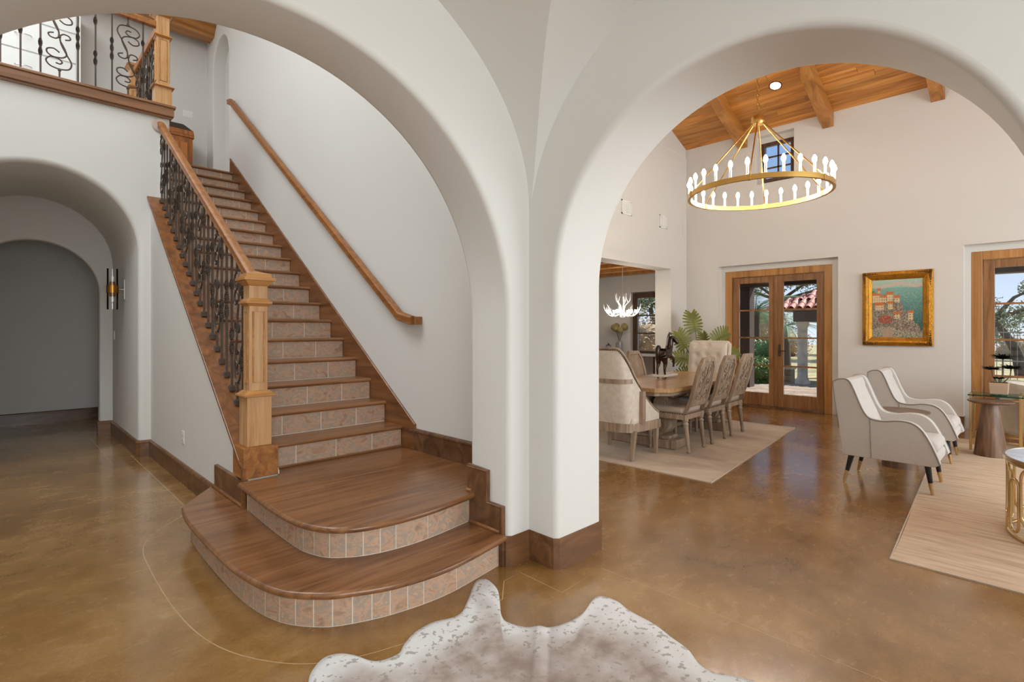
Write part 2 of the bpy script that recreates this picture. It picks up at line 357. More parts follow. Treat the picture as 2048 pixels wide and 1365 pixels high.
S(MB().box(-3.3, -3.3, 0, -3.1, 2.4, 3.5), 'wall_entry_left', PLASTER); S(MB().box(-3.1, -3.5, 0, XA, -3.3, 3.5), 'wall_entry_back', PLASTER)
S(MB().box(-3.3, -3.5, 3.4, XA, YA, 3.5), 'ceiling', PLASTER, 'flat ceiling of the entry behind the vault')
# stair hall
m = MB(); arch_wall(m, YB, 9.9, 0, 6.6, 2.44, XB, 8.87, 5.47, .39, 3.62, .02, YW, 32)
m.box(2.62, 8.4, 3.6, 2.68, 9.4, 6.4)
S(m, 'wall_stairs', PLASTER, 'tall plaster wall beside the stairs', smooth=35)
S(MB().box(-2.5, 9.6, 3.4, 2.44, 9.9, 6.6), 'wall_upper_back', PLASTER, 'upper hall end wall')
S(MB().box(-2.7, YB, 0, -2.5, 10.4, 6.6), 'wall_left', PLASTER)
S(MB().box(-2.7, YA, 6.6, XB, 9.95, 6.75), 'ceiling', PLASTER, 'stair hall ceiling')
S(arch_wall(MB(), -2.5, 1.34, 0, 3.66, 6.72, 8.5, .29, 2.17, .77, 0, .05, XW, 48), 'wall_hall', PLASTER, 'plaster wall with deep arched passage under the balcony', smooth=35)
S(arch_wall(MB(), -2.5, 2.44, 0, 3.4, 8.5, 8.66, .315, 1.82, .615, 0, .03, XW, 48), 'wall_hall_inner', PLASTER2, 'inner arch at the end of the passage', smooth=35)
S(MB().box(-2.5, 10.1, 0, 2.44, 10.35, 3.4), 'wall_hall_back', PLASTER2, 'end wall of the back hall')
S(MB().box(-2.5, 8.5, 3.4, 1.34, 10.35, 3.62).box(1.34, 8.25, 3.4, 2.44, 10.35, 3.6), 'ceiling', PLASTER2, 'ceiling of the back hall')
# living room and breakfast room shell
D1 = (2.24, 4.13, 0, 2.485); D2 = (-1.3, .762, 0, 2.495); W1 = (2.872, 3.46, 3.84, 4.66); W2 = (5.12, 5.98, .8, 2.12)
wb_ = hole_wall(MB(), -3.8, 8.2, 0, 5.0, 9.3, 9.43, [D1, D2, W1, W2], YW)
hole_wall(wb_, -3.8, 8.2, 0, 5.0, 9.43, 9.58, [(2.352, 4.062, 0, 2.395), (-1.2, .694, 0, 2.405), (2.90, 3.43, 3.88, 4.56), (5.14, 5.96, .82, 2.10)], YW)
S(wb_, 'wall_back', PLASTER, 'plaster exterior wall with the french doors', bevel=.02)
RZ = 4.75; SL = .415; RX = 5.98
m = MB(); hole_wall(m, XB, 9.3, 0, 4.6, 4.75, 5.07, [(5.0, 8.72, 0, 2.455)], XW)
m.prism([(XB, 4.6), (9.3, 4.6), (9.3, RZ+.05), (RX, RZ+SL*(9.3-RX)+.05), (XB, RZ+.05)], 4.75, 5.07, lambda u, v, t: (u, t, v))
S(m, 'wall_living_left', PLASTER, 'living room wall with the wide cased opening', bevel=.02)
S(MB().box(XB, -3.8, 0, 9.3, -3.55, 6.3), 'wall_living_side', PLASTER)
S(MB().box(XB, 8.0, 0, 9.3, 8.2, 2.7), 'wall_breakfast_side', PLASTER)
c2 = MB().box(XB, 5.07, 2.64, 9.3, 8.0, 2.72)
ceil2 = S(c2, 'ceiling', plain('cream_ceiling', srgb(222, 206, 184), .8), 'breakfast room ceiling')
for i in range(9):
    x = 9.05-i*.62; MB().box(x-.09, 5.07, 2.45, x+.09, 8.0, 2.64).build('beam', BEAMW, ceil2, bevel=.008)
ceil = thing('ceiling', 'sloped wooden plank ceiling of the living room', None, (RX, .6, 5.5), kind='structure', world=True)
zc_ = lambda x: RZ+SL*(9.3-x) if x > RX else RZ+SL*(9.3-RX)-.415*(RX-x)
pw = .128; k = 0
nx, nz = SL/math.hypot(1, SL), 1/math.hypot(1, SL)
for row in range(28):
    x1 = 9.3-row*pw*nz*1.0; x0 = x1-pw*nz
    y = -3.55; rng = random.Random(row)
    if row > 25: break
    while y < 4.75:
        L = min(rng.uniform(1.2, 3.4), 4.75-y)
        if 4.75-(y+L) < .5: L = 4.75-y
        m = MB(); g = .0018
        m.add([(x, yy, zc_(x)+dz) for dz in (0, .02) for x, yy in ((x0+g, y+g), (x1-g, y+g), (x1-g, y+L-g), (x0+g, y+L-g))], [(0,3,2,1),(4,5,6,7),(0,1,5,4),(1,2,6,5),(2,3,7,6),(3,0,4,7)])
        m.build('plank', CEILW, ceil); y += L
m = MB().add([(9.4, y, zc_(9.4)+dz) for dz in (.02, .1) for y in (-3.8, 5.0)]+[(RX, y, zc_(RX)+dz) for dz in (.02, .1) for y in (-3.8, 5.0)]+[(XA, y, zc_(XA)+dz) for dz in (.02, .1) for y in (-3.8, 5.0)],
             [(0,1,5,4), (2,3,7,6), (4,5,9,8), (6,7,11,10)])
m.build('deck', CEILW, ceil)
for i, yb in enumerate((4.96, 3.69, 2.376, 1.03, -.3, -1.6, -2.9)):
    hw = .078 if i else .05
    if i == 0: continue
    P = [(9.295, zc_(9.295)-.23), (9.295, zc_(9.295)), (RX, zc_(RX)), (RX, zc_(RX)-.24), (9.12, zc_(9.12)-.24)]
    MB().prism(P, yb-hw, yb+hw, lambda u, v, t: (u, t, v)).build('beam', BEAMW, ceil, bevel=.006)

# recessed light in the sloped ceiling
def zray(px, py):
    F_ = Vector((math.cos(AV), math.sin(AV), 0)); R_ = Vector((math.sin(AV), -math.cos(AV), 0))
    return F_+R_*((px-1024)/1046)+Vector((0, 0, (660-py)/1046))
def onceil(px, py):
    d = zray(px, py); t = (RZ+SL*9.3-1.35)/(d.z+SL*d.x); return Vector((0, 0, 1.35))+d*t
p = onceil(1551, 171)
t = thing('recessed_light', 'small round lit downlight in the wooden plank ceiling', 'downlight', tuple(p))
t.rotation_euler = (0, math.atan(SL), 0)
MB().lathe([(.075, -.002), (.095, -.004), (.095, -.012), (.072, -.01), (.072, -.002)], n=24, cap=False).build('trim_ring', plain('bronze_trim', srgb(120, 74, 34), .4), t, smooth=40)
MB().lathe([(.0, -.003), (.07, -.003), (.07, -.006), (.0, -.006)], n=24, cap=False).build('lens', plain('downlight_lens', (1, .95, .85), emit=(1, .93, .8), estr=80), t)

# baseboards
BP = [(-.005, 0), (.018, 0), (.018, .145), (.024, .15), (.022, .162), (.012, .172), (-.005, .176)]
def base(name, path, prof=BP, mat=BASEW): return S(MB().sweep(prof, path), name, mat, smooth=30)
ch = .022
base('baseboard_pier', [(XB, 1.912), (XA+ch, 1.912), (XA, 1.912+ch), (XA, YA), (2.065+ch, YA), (2.065, YA+ch), (2.065, YA+.06)])
base('baseboard_entry_right', [(XA, -3.5), (XA, -.022-ch), (XA+ch, -.022), (XB, -.022)][::-1])
base('baseboard_stairs', [(2.44, 3.66, .368), (2.44, YB, .368)])
base('baseboard_knee_wall', [(1.17, 4.25), (1.17, 6.72), (1.06+ch, 6.72), (1.06, 6.72+ch), (1.06, 8.5), (.93, 8.5), (.93, 8.6)][::-1])
base('baseboard_hall_back', [(2.4, 10.1), (-2.5, 10.1)][::-1])
base('baseboard_living_back', [(9.3, 4.75), (9.3, 4.13), (9.42, 4.13)][::-1])
base('baseboard_living_center', [(9.42, 2.24), (9.3, 2.24), (9.3, .762), (9.42, .762)][::-1])
base('baseboard_living_left', [(8.72, 5.07), (8.72, 4.75), (9.3, 4.75)])
base('baseboard_breakfast', [(9.3, 5.07), (9.3, 8.0)][::-1])

# saw-cut score lines in the floor
def ribbon(pts, w_=.0045, z=.0006):
    m = MB(); P = [Vector((p[0], p[1])) for p in pts]; V = []
    for i, p in enumerate(P):
        d = (P[min(i+1, len(P)-1)]-P[max(i-1, 0)]).normalized(); n = Vector((-d.y, d.x))*w_/2
        V += [(p.x+n.x, p.y+n.y, z), (p.x-n.x, p.y-n.y, z)]
    return m.add(V, [(2*i, 2*i+1, 2*i+3, 2*i+2) for i in range(len(P)-1)])
sl = [[(9, 1.64), (1.98, 1.64), (1.98, 1.9), (1.8, 1.9)], ]
curve1 = catmull([(1.02, 6.9, 0), (1.02, 4.75, 0), (1.0, 4.45, 0), (.75, 4.15, 0), (.64, 3.9, 0), (.61, 3.5, 0), (.61, 2.9, 0), (.66, 2.5, 0), (.78, 2.22, 0), (.95, 2.04, 0), (1.2, 1.94, 0), (1.5, 1.9, 0), (1.8, 1.9, 0)], 10)
ribbon([(p.x, p.y) for p in curve1]).build('score_line', SCORE, floor)
def zp(px, py, z=0):
    d = zray(px, py); return Vector((0, 0, 1.35))+d*((z-1.35)/d.z)
q = [zp(1008, 1163), zp(1041, 1146), zp(1124, 1186), zp(1202, 1137)]
ribbon([(1.8, 1.9), (q[0].x, q[0].y), (q[1].x, q[1].y), (q[2].x, q[2].y), (q[3].x, q[3].y), (q[3].x-.02, -2)]).build('score_line', SCORE, floor)
ribbon([(-.5, 6.55), (.82, 6.55), (.82, 8.8)]).build('score_line', SCORE, floor)

# ------------------------------------------------------------------ doors and windows
def leaf(parent, y0, y1, z0, z1, x, mat, stile=.115, top=.105, bot=.22, hinge=None):
    lf = MB().box(x, y0, z0, x+.045, y0+stile, z1).box(x, y1-stile, z0, x+.045, y1, z1).box(x, y0+stile, z1-top, x+.045, y1-stile, z1).box(x, y0+stile, z0, x+.045, y1-stile, z0+bot).build('door_leaf', mat, parent, bevel=.004)
    a, b, c, d = y0+stile, y1-stile, z0+bot, z1-top
    for i in range(4): MB().box(x+.02, a+.002, c+(d-c)*i/4+.002, x+.026, b-.002, c+(d-c)*(i+1)/4-.002).build('pane', GLASS, lf)
    for i in range(1, 4): MB().box(x+.005, a, c+(d-c)*i/4-.013, x+.04, b, c+(d-c)*i/4+.013).build('glazing_bar', mat, lf)
    return lf
def french(name, y0, y1, top, label, fmat, lmat):
    t = thing(name, label, None, (9.45, (y0+y1)/2, 0), kind='structure', world=True)
    x = 9.43; fw = .115
    MB().box(x, y0, 0, x+.12, y0+fw, top).box(x, y1-fw, 0, x+.12, y1, top).box(x, y0+fw, top-fw, x+.12, y1-fw, top).build('door_frame', fmat, t, bevel=.006)
    MB().box(x-.02, y0+fw, 0, x+.12, y1-fw, .03).build('threshold', BASEW, t, bevel=.005)
    mid = (y0+y1)/2; a = y0+fw+.004; b = y1-fw-.004
    l1 = leaf(t, mid+.002, b, .034, top-fw-.006, x+.04, lmat); l2 = leaf(t, a, mid-.002, .034, top-fw-.006, x+.04, lmat)
    MB().box(x+.025, mid-.02, .034, x+.042, mid+.02, top-fw-.006).build('astragal', lmat, t, bevel=.004)
    zz = 1.0; yy = mid-.06
    MB().box(x+.03, yy-.018, zz-.1, x+.042, yy+.018, zz+.1).tube([(x+.035, yy, zz), (x-.02, yy, zz), (x-.025, yy-.02, zz), (x-.02, yy-.13, zz-.01)], .009, 8).build('lever_handle', IRON, l2, smooth=40)
    MB().lathe([(.022, -.01), (.024, 0), (.014, .012)], n=14).build('deadbolt', IRON, l2)
    d = l2.children[-1]; d.matrix_parent_inverse = Matrix(); d.data.transform(Matrix.Translation(Vector((x+.035, yy, 1.22))+OFF[l2.name]) @ Matrix.Rotation(-PI/2, 4, 'Y') @ Matrix.Translation(-OFF[l2.name]))
    return t
french('door_1', 2.352, 4.062, 2.395, 'golden wood french doors with four panes per leaf, beside the plant', FRAMEW, DOORW)
french('door_2', -1.2, .694, 2.405, 'wood framed french doors beside the gold framed painting', FRAMEW, DOORW2)
def window(name, y0, y1, z0, z1, x, label, ny=2, nz=3, fw=.06, mat=DARKW):
    t = thing(name, label, None, (x, (y0+y1)/2, z0), kind='structure', world=True)
    MB().box(x, y0, z0, x+.08, y0+fw, z1).box(x, y1-fw, z0, x+.08, y1, z1).box(x, y0+fw, z0, x+.08, y1-fw, z0+fw).box(x, y0+fw, z1-fw, x+.08, y1-fw, z1).build('window_frame', mat, t, bevel=.005)
    a, b, c, d = y0+fw, y1-fw, z0+fw, z1-fw
    for i in range(ny):
        for j in range(nz): MB().box(x+.04, a+(b-a)*i/ny+.001, c+(d-c)*j/nz+.001, x+.045, a+(b-a)*(i+1)/ny-.001, c+(d-c)*(j+1)/nz-.001).build('pane', GLASS, t)
    for i in range(1, ny): MB().box(x+.03, a+(b-a)*i/ny-.012, c, x+.055, a+(b-a)*i/ny+.012, d).build('glazing_bar', mat, t)
    for j in range(1, nz): MB().box(x+.03, a, c+(d-c)*j/nz-.012, x+.055, b, c+(d-c)*j/nz+.012).build('glazing_bar', mat, t)
    return t
window('window_1', 2.90, 3.43, 3.88, 4.56, 9.42, 'small dark framed clerestory window behind the ring chandelier')
window('window_2', 5.14, 5.96, .82, 2.10, 9.36, 'dark framed tall window of the breakfast room', ny=1, nz=3, fw=.1)

# wall vents, plates
def vent(x, z, w_, h, label):
    t = thing('wall_vent', label, 'vent', (x, 4.748, z), group='white wall vents')
    MB().box(-w_/2, -.012, -h/2, w_/2, 0, -h/2+.02).box(-w_/2, -.012, h/2-.02, w_/2, 0, h/2).box(-w_/2, -.012, -h/2, -w_/2+.02, 0, h/2).box(w_/2-.02, -.012, -h/2, w_/2, 0, h/2).build('frame', WHITE, t)
    MB().box(-w_/2+.02, -.003, -h/2+.02, w_/2-.02, 0, h/2-.02).build('backing', WHITE, t)
    n = 8; s0 = None
    for i in range(n):
        xx = -w_/2+.02+(w_-.04)*(i+.5)/n
        if s0 is None: s0 = MB().box(-.006, -.01, -h/2+.02, .004, -.002, h/2-.02).build('slat', WHITE, t); s0.location.x = xx
        else: share(s0, t, (xx, 0, 0))
vent(7.27, 3.33, .29, .23, 'white louvred wall vent above the cased opening, farther from the room corner')
vent(8.435, 3.27, .25, .23, 'white louvred wall vent above the cased opening, nearer the room corner')
t = thing('wall_speaker', 'slim flush cream wall plate in the living room corner', 'wall plate', (9.2, 4.747, 3.21), group=None)
MB().box(-.055, -.006, -.125, .055, 0, .125).build('plate', PLASTER2, t, bevel=.003); MB().box(-.045, -.008, -.115, .045, -.006, .115).build('grille', PLASTER, t)
def plate(name, label, cat, loc, ax, sw=1, outlet=False):
    t = thing(name, label, cat, loc); w_ = .037*sw+.036
    f = (lambda a, b, c, d, e, g: (a, b, c, d, e, g))
    def bx(m, u0, d0, z0, u1, d1, z1):
        if ax == 'y': return m.box(u0, -d1, z0, u1, -d0, z1)
        return m.box(-d1, u0, z0, -d0, u1, z1)
    bx(MB(), -w_/2, 0, -.058, w_/2, .006, .058).build('cover_plate', PLATE, t, bevel=.003)
    for i in range(sw):
        u = (i-(sw-1)/2)*.046
        if outlet:
            for dz in (-.02, .02):
                s = bx(MB(), u-.014, .006, dz-.013, u+.014, .008, dz+.013).build('socket', PLATE, t, bevel=.001)
                m = MB(); bx(m, u-.007, .008, dz-.005, u-.005, .0084, dz+.006); bx(m, u+.005, .008, dz-.005, u+.007, .0084, dz+.006); m.build('slot', BLACK, s)
        else: bx(MB(), u-.016, .006, -.033, u+.016, .01, .033).build('rocker', PLATE, t, bevel=.002)
plate('wall_outlet', 'white wall outlet on the wall under the staircase', 'outlet', (1.17, 5.33, .40), 'x', 1, True)
plate('light_switch', 'white single light switch below the glass wall sconce', 'switch', (1.06, 8.3, 1.28), 'x', 1)
plate('light_switch', 'white triple light switch plate at the top of the stairs', 'switch', (2.17, 9.6, 4.80), 'y', 3)

# ------------------------------------------------------------------ staircase
Z1, Z2 = .184, .368
NY, NZ, TD, TR = 3.766, .549, .2612, .181
stair = thing('staircase', 'wooden staircase with stone tile risers and two curved starting steps', 'staircase', (1.9, 3.0, 0), world=True)
r1 = catmull([(1.15,4.33,0),(.95,4.04,0),(.895,3.88,0),(.868,3.65,0),(.858,3.1,0),(.872,2.72,0),(.93,2.46,0),(1.04,2.30,0),(1.16,2.222,0),(1.363,2.155,0),(1.643,2.13,0),(2.045,2.185,0)], 12)
n1 = catmull([(1.15,4.36,0),(.905,4.02,0),(.862,3.88,0),(.838,3.655,0),(.828,3.05,0),(.845,2.70,0),(.905,2.42,0),(1.018,2.262,0),(1.13,2.184,0),(1.335,2.10,0),(1.62,2.075,0),(2.05,2.145,0)], 12)
r2 = catmull([(1.15,3.62,0),(1.135,3.16,0),(1.134,2.91,0),(1.142,2.73,0),(1.19,2.582,0),(1.263,2.505,0),(1.369,2.445,0),(1.526,2.410,0),(1.72,2.408,0),(2.06,2.452,0)], 12)
n2 = catmull([(1.112,3.62,0),(1.092,3.1,0),(1.100,2.74,0),(1.152,2.55,0),(1.2275,2.452,0),(1.3515,2.392,0),(1.532,2.365,0),(1.74,2.37,0),(2.05,2.418,0)], 12)
def tread_poly(poly, nose, z, name='tread'):
    m = MB().prism([(p[0], p[1]) for p in poly], z-.034, z)
    m.tube([(p[0], p[1], z-.0175) for p in nose], .0175, 10)
    return m.build(name, TREAD, stair, smooth=40)
inner = [(p.x+.02, p.y+.02) for p in r2]
tread_poly([(p.x, p.y) for p in n1]+[(2.05, 2.47)]+inner[::-1][1:]+[(1.17, 4.36)], n1, Z1)
tread_poly([(p.x, p.y) for p in n2]+[(2.05, YB), (2.44, YB), (2.44, 3.82), (1.36, 3.82), (1.36, 3.62)], n2, Z2)
def cum(P):
    s = [0]
    for a, b in zip(P, P[1:]): s.append(s[-1]+(b-a).length)
    return s
def at(P, s, x):
    for i in range(len(P)-1):
        if s[i+1] >= x: return P[i].lerp(P[i+1], (x-s[i])/max(1e-9, s[i+1]-s[i]))
    return P[-1]
def offs(P, d):
    out = []
    for i, p in enumerate(P):
        t_ = (P[min(i+1, len(P)-1)]-P[max(i-1, 0)]).normalized(); out.append(Vector((p.x-t_.y*-d*-1, p.y+t_.x*-d*1, 0)) if False else p+Vector((t_.y, -t_.x, 0))*d)
    return out
def curved_riser(P, z0, z1, pxs):
    # grout backing sits 6 mm behind the tile faces
    back = offs(P, -.0025); bb = offs(P, -.03)      # curve runs left to right with the room on its right-hand side (negative normal)
    if False: pass
    m = MB(); n = len(P)
    V = [(p.x, p.y, z) for z in (z0, z1) for p in back]
    m.add(V, [(i, i+1, n+i+1, n+i) for i in range(n-1)])
    rs = m.build('riser', GROUT, stair, smooth=40)
    s = cum(P); js = []
    for px in pxs:
        d = zray(px, 700); best = None
        for i in range(n-1):
            a, b = P[i], P[i+1]; ca = d.x*a.y-d.y*a.x; cb = d.x*b.y-d.y*b.x
            if ca*cb <= 0 and ca != cb:
                x = s[i]+(s[i+1]-s[i])*ca/(ca-cb)
                if best is None or a.length < best[1]: best = (x, a.length)
        if best: js.append(best[0])
    js = sorted(js); js = [j for i, j in enumerate(js) if i == 0 or j-js[i-1] > .03]
    if not js or js[0] > .08: js = [0.002]+js
    if s[-1]-js[-1] > .05: js.append(s[-1]-.002)
    out = offs(P, .002)
    for a, b in zip(js, js[1:]):
        k = max(2, int((b-a)/.02)); m = MB(); V = []
        for i in range(k+1):
            x = a+.003+(b-a-.006)*i/k; p = at(P, s, x); q = at(P, s, min(x+.004, s[-1])); o_ = at(P, s, max(x-.004, 0)); t_ = (q-o_).normalized(); nn = Vector((t_.y, -t_.x, 0))
            f = p; bk = p-nn*.012
            V += [(f.x, f.y, z0+.004), (f.x, f.y, z1), (bk.x, bk.y, z1), (bk.x, bk.y, z0+.004)]
        F = [(4*i+e, 4*i+(e+1) % 4, 4*i+4+(e+1) % 4, 4*i+4+e) for i in range(k) for e in range(4)]+[(0,1,2,3), (4*k+3, 4*k+2, 4*k+1, 4*k)]
        m.add(V, F).build('tile', STONE, rs, smooth=50)
# make the room lie on the right-hand side of both curves
r1 = r1[::-1]; r2 = r2[::-1]
def side_fix(P):
    i = len(P)//2; t_ = (P[i+1]-P[i-1]).normalized(); nn = Vector((t_.y, -t_.x, 0)); return P if (nn.dot(P[i]-Vector((1.7, 3.2, 0))) > 0) else P[::-1]
r1 = side_fix(r1); r2 = side_fix(r2)
J1 = [350+x*.4395 for x in (75, 145, 225, 317, 357, 410, 475, 548, 630, 717, 808, 897, 980, 1060, 1133, 1283)]
J2 = [350+x*.4395 for x in (330, 410, 510, 543, 583, 632, 703, 778, 857, 935, 1007, 1152)]
curved_riser(r1, 0, Z1-.034, J1); curved_riser(r2, Z1, Z2-.034, J2)
XL, XR = 1.37, 2.425
tr0 = None
for k_ in range(18):
    y, z = NY+TD*k_, NZ+TR*k_
    zb = Z2 if k_ == 0 else z-TR
    rs = MB().box(XL, y+.0305, zb, XR, y+.05, z-.03).build('riser', GROUT, stair)
    xs = [XL+.002, 1.54, 1.845, 2.15, XR-.002] if k_ < 11 else [XL+.002, 1.665, 1.97, 2.275, XR-.002]
    for a, b in zip(xs, xs[1:]): MB().box(a+.003, y+.028, zb+.005, b-.003, y+.04, z-.033).build('tile', STONE, rs, bevel=.002, seg=1)
    m = MB().box(XL-.01, y+.0165, z-.033, XR+.01, y+TD+.045 if k_ < 17 else y+.4, z).tube([(XL-.01, y+.0165, z-.0165), (XR+.01, y+.0165, z-.0165)], .0165, 10)
    m.build('tread', TREAD, stair, smooth=40)
m = MB().tube([(1.372, 3.79, Z2+.008), (XR, 3.79, Z2+.008)], .009, 8); m.build('shoe_moulding', TREAD, stair, smooth=40)
# wall-side skirt board
sk = lambda y: .585+.69*(y-3.62)
P = [(3.60, Z2), (3.60, sk(3.60)), (8.36, sk(8.36)), (8.36, sk(8.36)-.3), (8.36, 3.3), (3.9, Z2)]
MB().prism(P, 2.42, 2.445, lambda u, v, t_: (t_, u, v)).build('wall_skirt', STRW, stair, bevel=.004)
MB().tube([(2.43, 3.60, sk(3.6)), (2.43, 8.36, sk(8.36))], .011, 8).build('skirt_moulding', STRW, stair, smooth=40)
# stringer cap on the knee wall
st = lambda y: .527+.772*(y-3.796)
P = [(3.74, st(3.74)-.03), (6.72, st(6.72)-.03), (6.72, st(6.72)), (3.74, st(3.74))]
MB().prism(P, 1.135, 1.385, lambda u, v, t_: (t_, u, v)).build('stringer_cap', STRW, stair, bevel=.005)
P = [(3.64, 0+Z1), (3.64, .5), (3.74, .52), (3.79, st(3.79)-.03), (3.72, .45), (3.68, Z1)]
MB().tube([(1.142, 3.66, Z1), (1.142, 3.66, .44), (1.142, 3.75, st(3.75)-.015)], .016, 4).build('corner_trim', STRW, stair)
m = MB().prism([(3.80, Z1), (6.74, 0), (6.74, st(6.74)-.03), (3.66, st(3.66)-.03), (3.66, Z1)], 1.17, 1.37, lambda u, v, t_: (t_, u, v))
m.box(1.176, 3.8, 0, 1.364, 6.74, .2)
S(m, 'wall_knee', PLASTER, 'sloped plaster knee wall below the stair railing')
m = MB().prism([(3.8, 0.1), (8.5, 0.1), (8.5, NZ+TR*17-.4), (8.2, NZ+TR*17-.5), (3.8, .2)], 1.372, 2.438, lambda u, v, t_: (t_, u, v))
S(m, 'wall_under_stairs', PLASTER)
# stepped base trim where step one meets the knee wall
MB().box(1.145, 3.66, Z1, 1.175, 4.32, Z1+.165).build('skirt_block', BASEW, stair, bevel=.004)
MB().tube([(1.14, 3.655, Z1+.01), (1.14, 4.34, Z1+.01)], .011, 8).build('shoe_moulding', TREAD, stair, smooth=40)
# stepped skirting on the pier jamb
def jz(px, py): 
    d = zray(px, py); t_ = 2.05/d.x; return (d.y*t_, 1.35+d.z*t_)
y0_, y1_, y2_ = 2.165, 2.30, 2.47
P = [(2.155, 0.0), (2.155, .343), (2.285, .343), (2.285, .525), (YB, .535), (YB, 0)]
MB().prism(P, 2.043, 2.066, lambda u, v, t_: (t_, u, v)).build('stepped_skirting', BASEW, stair, bevel=.003)
MB().tube([(2.046, 2.161, .18), (2.046, 2.161, .337), (2.046, 2.291, .337), (2.046, 2.291, .519), (2.046, YB, .519)], .008, 6).build('skirting_bead', BASEW, stair, smooth=40)
MB().tube([(2.043, 2.18, Z1+.008), (2.043, 2.44, Z1+.008)], .011, 8).tube([(2.043, 2.43, Z2+.008), (2.043, YB, Z2+.008)], .011, 8).build('shoe_moulding', TREAD, stair, smooth=40)
MB().tube([(2.435, YB, Z2+.009), (2.435, 3.76, Z2+.009)], .01, 8).build('shoe_moulding', TREAD, stair, smooth=40)

# ------------------------------------------------------------------ newels, balusters, rails
def newel(par, c, z0, s=1.0, h=1.38, plinth=True, name='newel_post', mat=OAK, mould=OAKM, fb=.395, fc=.838):
    x, y = c; w_ = .118*s
    Z = lambda f: z0+h*f
    lo = .148 if plinth else 0
    n = MB().box(x-w_/2, y-w_/2, Z(fb+.005), x+w_/2, y+w_/2, Z(.95)).build(name, mat, par, bevel=.003)
    if plinth: MB().box(x-.11*s, y-.11*s, z0, x+.11*s, y+.11*s, Z(.148)).build('plinth', RAILW, n, bevel=.004)
    MB().box(x-.078*s, y-.078*s, Z(lo), x+.078*s, y+.078*s, Z(fb)).build('base_block', mat, n, bevel=.003)
    m = MB().frus((x, y), .20*s, Z(fb-.007), .20*s, Z(fb+.003)).frus((x, y), .185*s, Z(fb+.003), .13*s, Z(fb+.021)); m.build('base_moulding', mould, n, bevel=.003)
    m = MB().box(x-.083*s, y-.083*s, Z(fc), x+.083*s, y+.083*s, Z(fc+.012)).frus((x, y), .15*s, Z(fc+.012), .122*s, Z(fc+.027)).frus((x, y), .122*s, Z(fc-.012), .15*s, Z(fc)); m.build('collar', mould, n, bevel=.003)
    m = MB().frus((x, y), .122*s, Z(.925), .18*s, Z(.95)).box(x-.1*s, y-.1*s, Z(.95), x+.1*s, y+.1*s, Z(.965)).frus((x, y), .165*s, Z(.965), .155*s, Z(.985)).frus((x, y), .15*s, Z(.985), .02*s, Z(1.0)); m.build('cap', mould, n, bevel=.003)
    # recessed panel shown by its picture-frame moulding on each face
    for (dx, dy) in ((0, -1), (-1, 0), (1, 0), (0, 1)):
        a, b = Z(fb+.06), Z(fc-.038); hw = .034*s; q = w_/2+.001
        P = [(-hw, a), (hw, a), (hw, b), (-hw, b)]
        pts = [(x+u*(-dy if dy else 0)+dx*q, y+(u*dx if dx else 0)+dy*q, v) for u, v in P]
        m = MB().tube(pts, .0065, 6, closed=True); m.build('panel_moulding', mould, n)
        e = .001
        if dy: MB().box(x-hw, y+dy*q-e, a, x+hw, y+dy*q+e, b).build('panel', mat, n)
        else: MB().box(x+dx*q-e, y-hw, a, x+dx*q+e, y+hw, b).build('panel', mat, n)
    return n
def twist(m, c, z0, z1, r=.008, bulge=.0095, turns=1.6):
    n = 14; V = []
    for i in range(n+1):
        t_ = i/n; an = turns*2*PI*t_; rr = r*1.25+bulge*math.sin(PI*t_)
        for k in range(4):
            a = an+k*PI/2; V.append((c[0]+math.cos(a)*rr, c[1]+math.sin(a)*rr, z0+(z1-z0)*t_))
            a2 = a+.5; V.append((c[0]+math.cos(a2)*rr*.62, c[1]+math.sin(a2)*rr*.62, z0+(z1-z0)*t_))
    return m.add(V, [(i*8+k, i*8+(k+1) % 8, (i+1)*8+(k+1) % 8, (i+1)*8+k) for i in range(n) for k in range(8)]+[tuple(range(8))[::-1], tuple(range(n*8, n*8+8))])
def spiral(c, r0, r1, a0, a1, n=16): return [(c[0]+(r0+(r1-r0)*i/n)*math.cos(a0+(a1-a0)*i/n), c[1]+(r0+(r1-r0)*i/n)*math.sin(a0+(a1-a0)*i/n)) for i in range(n+1)]
def scroll_curves():
    low = [catmull([(0,0,0),(.075,.035,0),(.095,.13,0),(.06,.24,0),(.015,.38,0),(-.0,.5,0)], 6),
           catmull([(0,0,0),(-.075,.03,0),(-.105,.10,0),(-.07,.165,0),(-.01,.16,0),(.02,.12,0),(.005,.085,0),(-.03,.09,0)], 6),
           catmull([(-.06,.165,0),(.02,.185,0),(.055,.24,0),(.04,.33,0),(.01,.42,0)], 6),
           catmull([(-.05,.165,0),(-.095,.21,0),(-.095,.27,0),(-.045,.295,0),(.0,.255,0)], 6),
           catmull([(.0,.5,0),(.03,.545,0),(.075,.535,0),(.085,.49,0),(.045,.465,0)], 6)]
    C = [[(p.x, p.y) for p in c] for c in low]
    return C+[[(-u, 1-v) for u, v in c] for c in C]
SCR = scroll_curves()
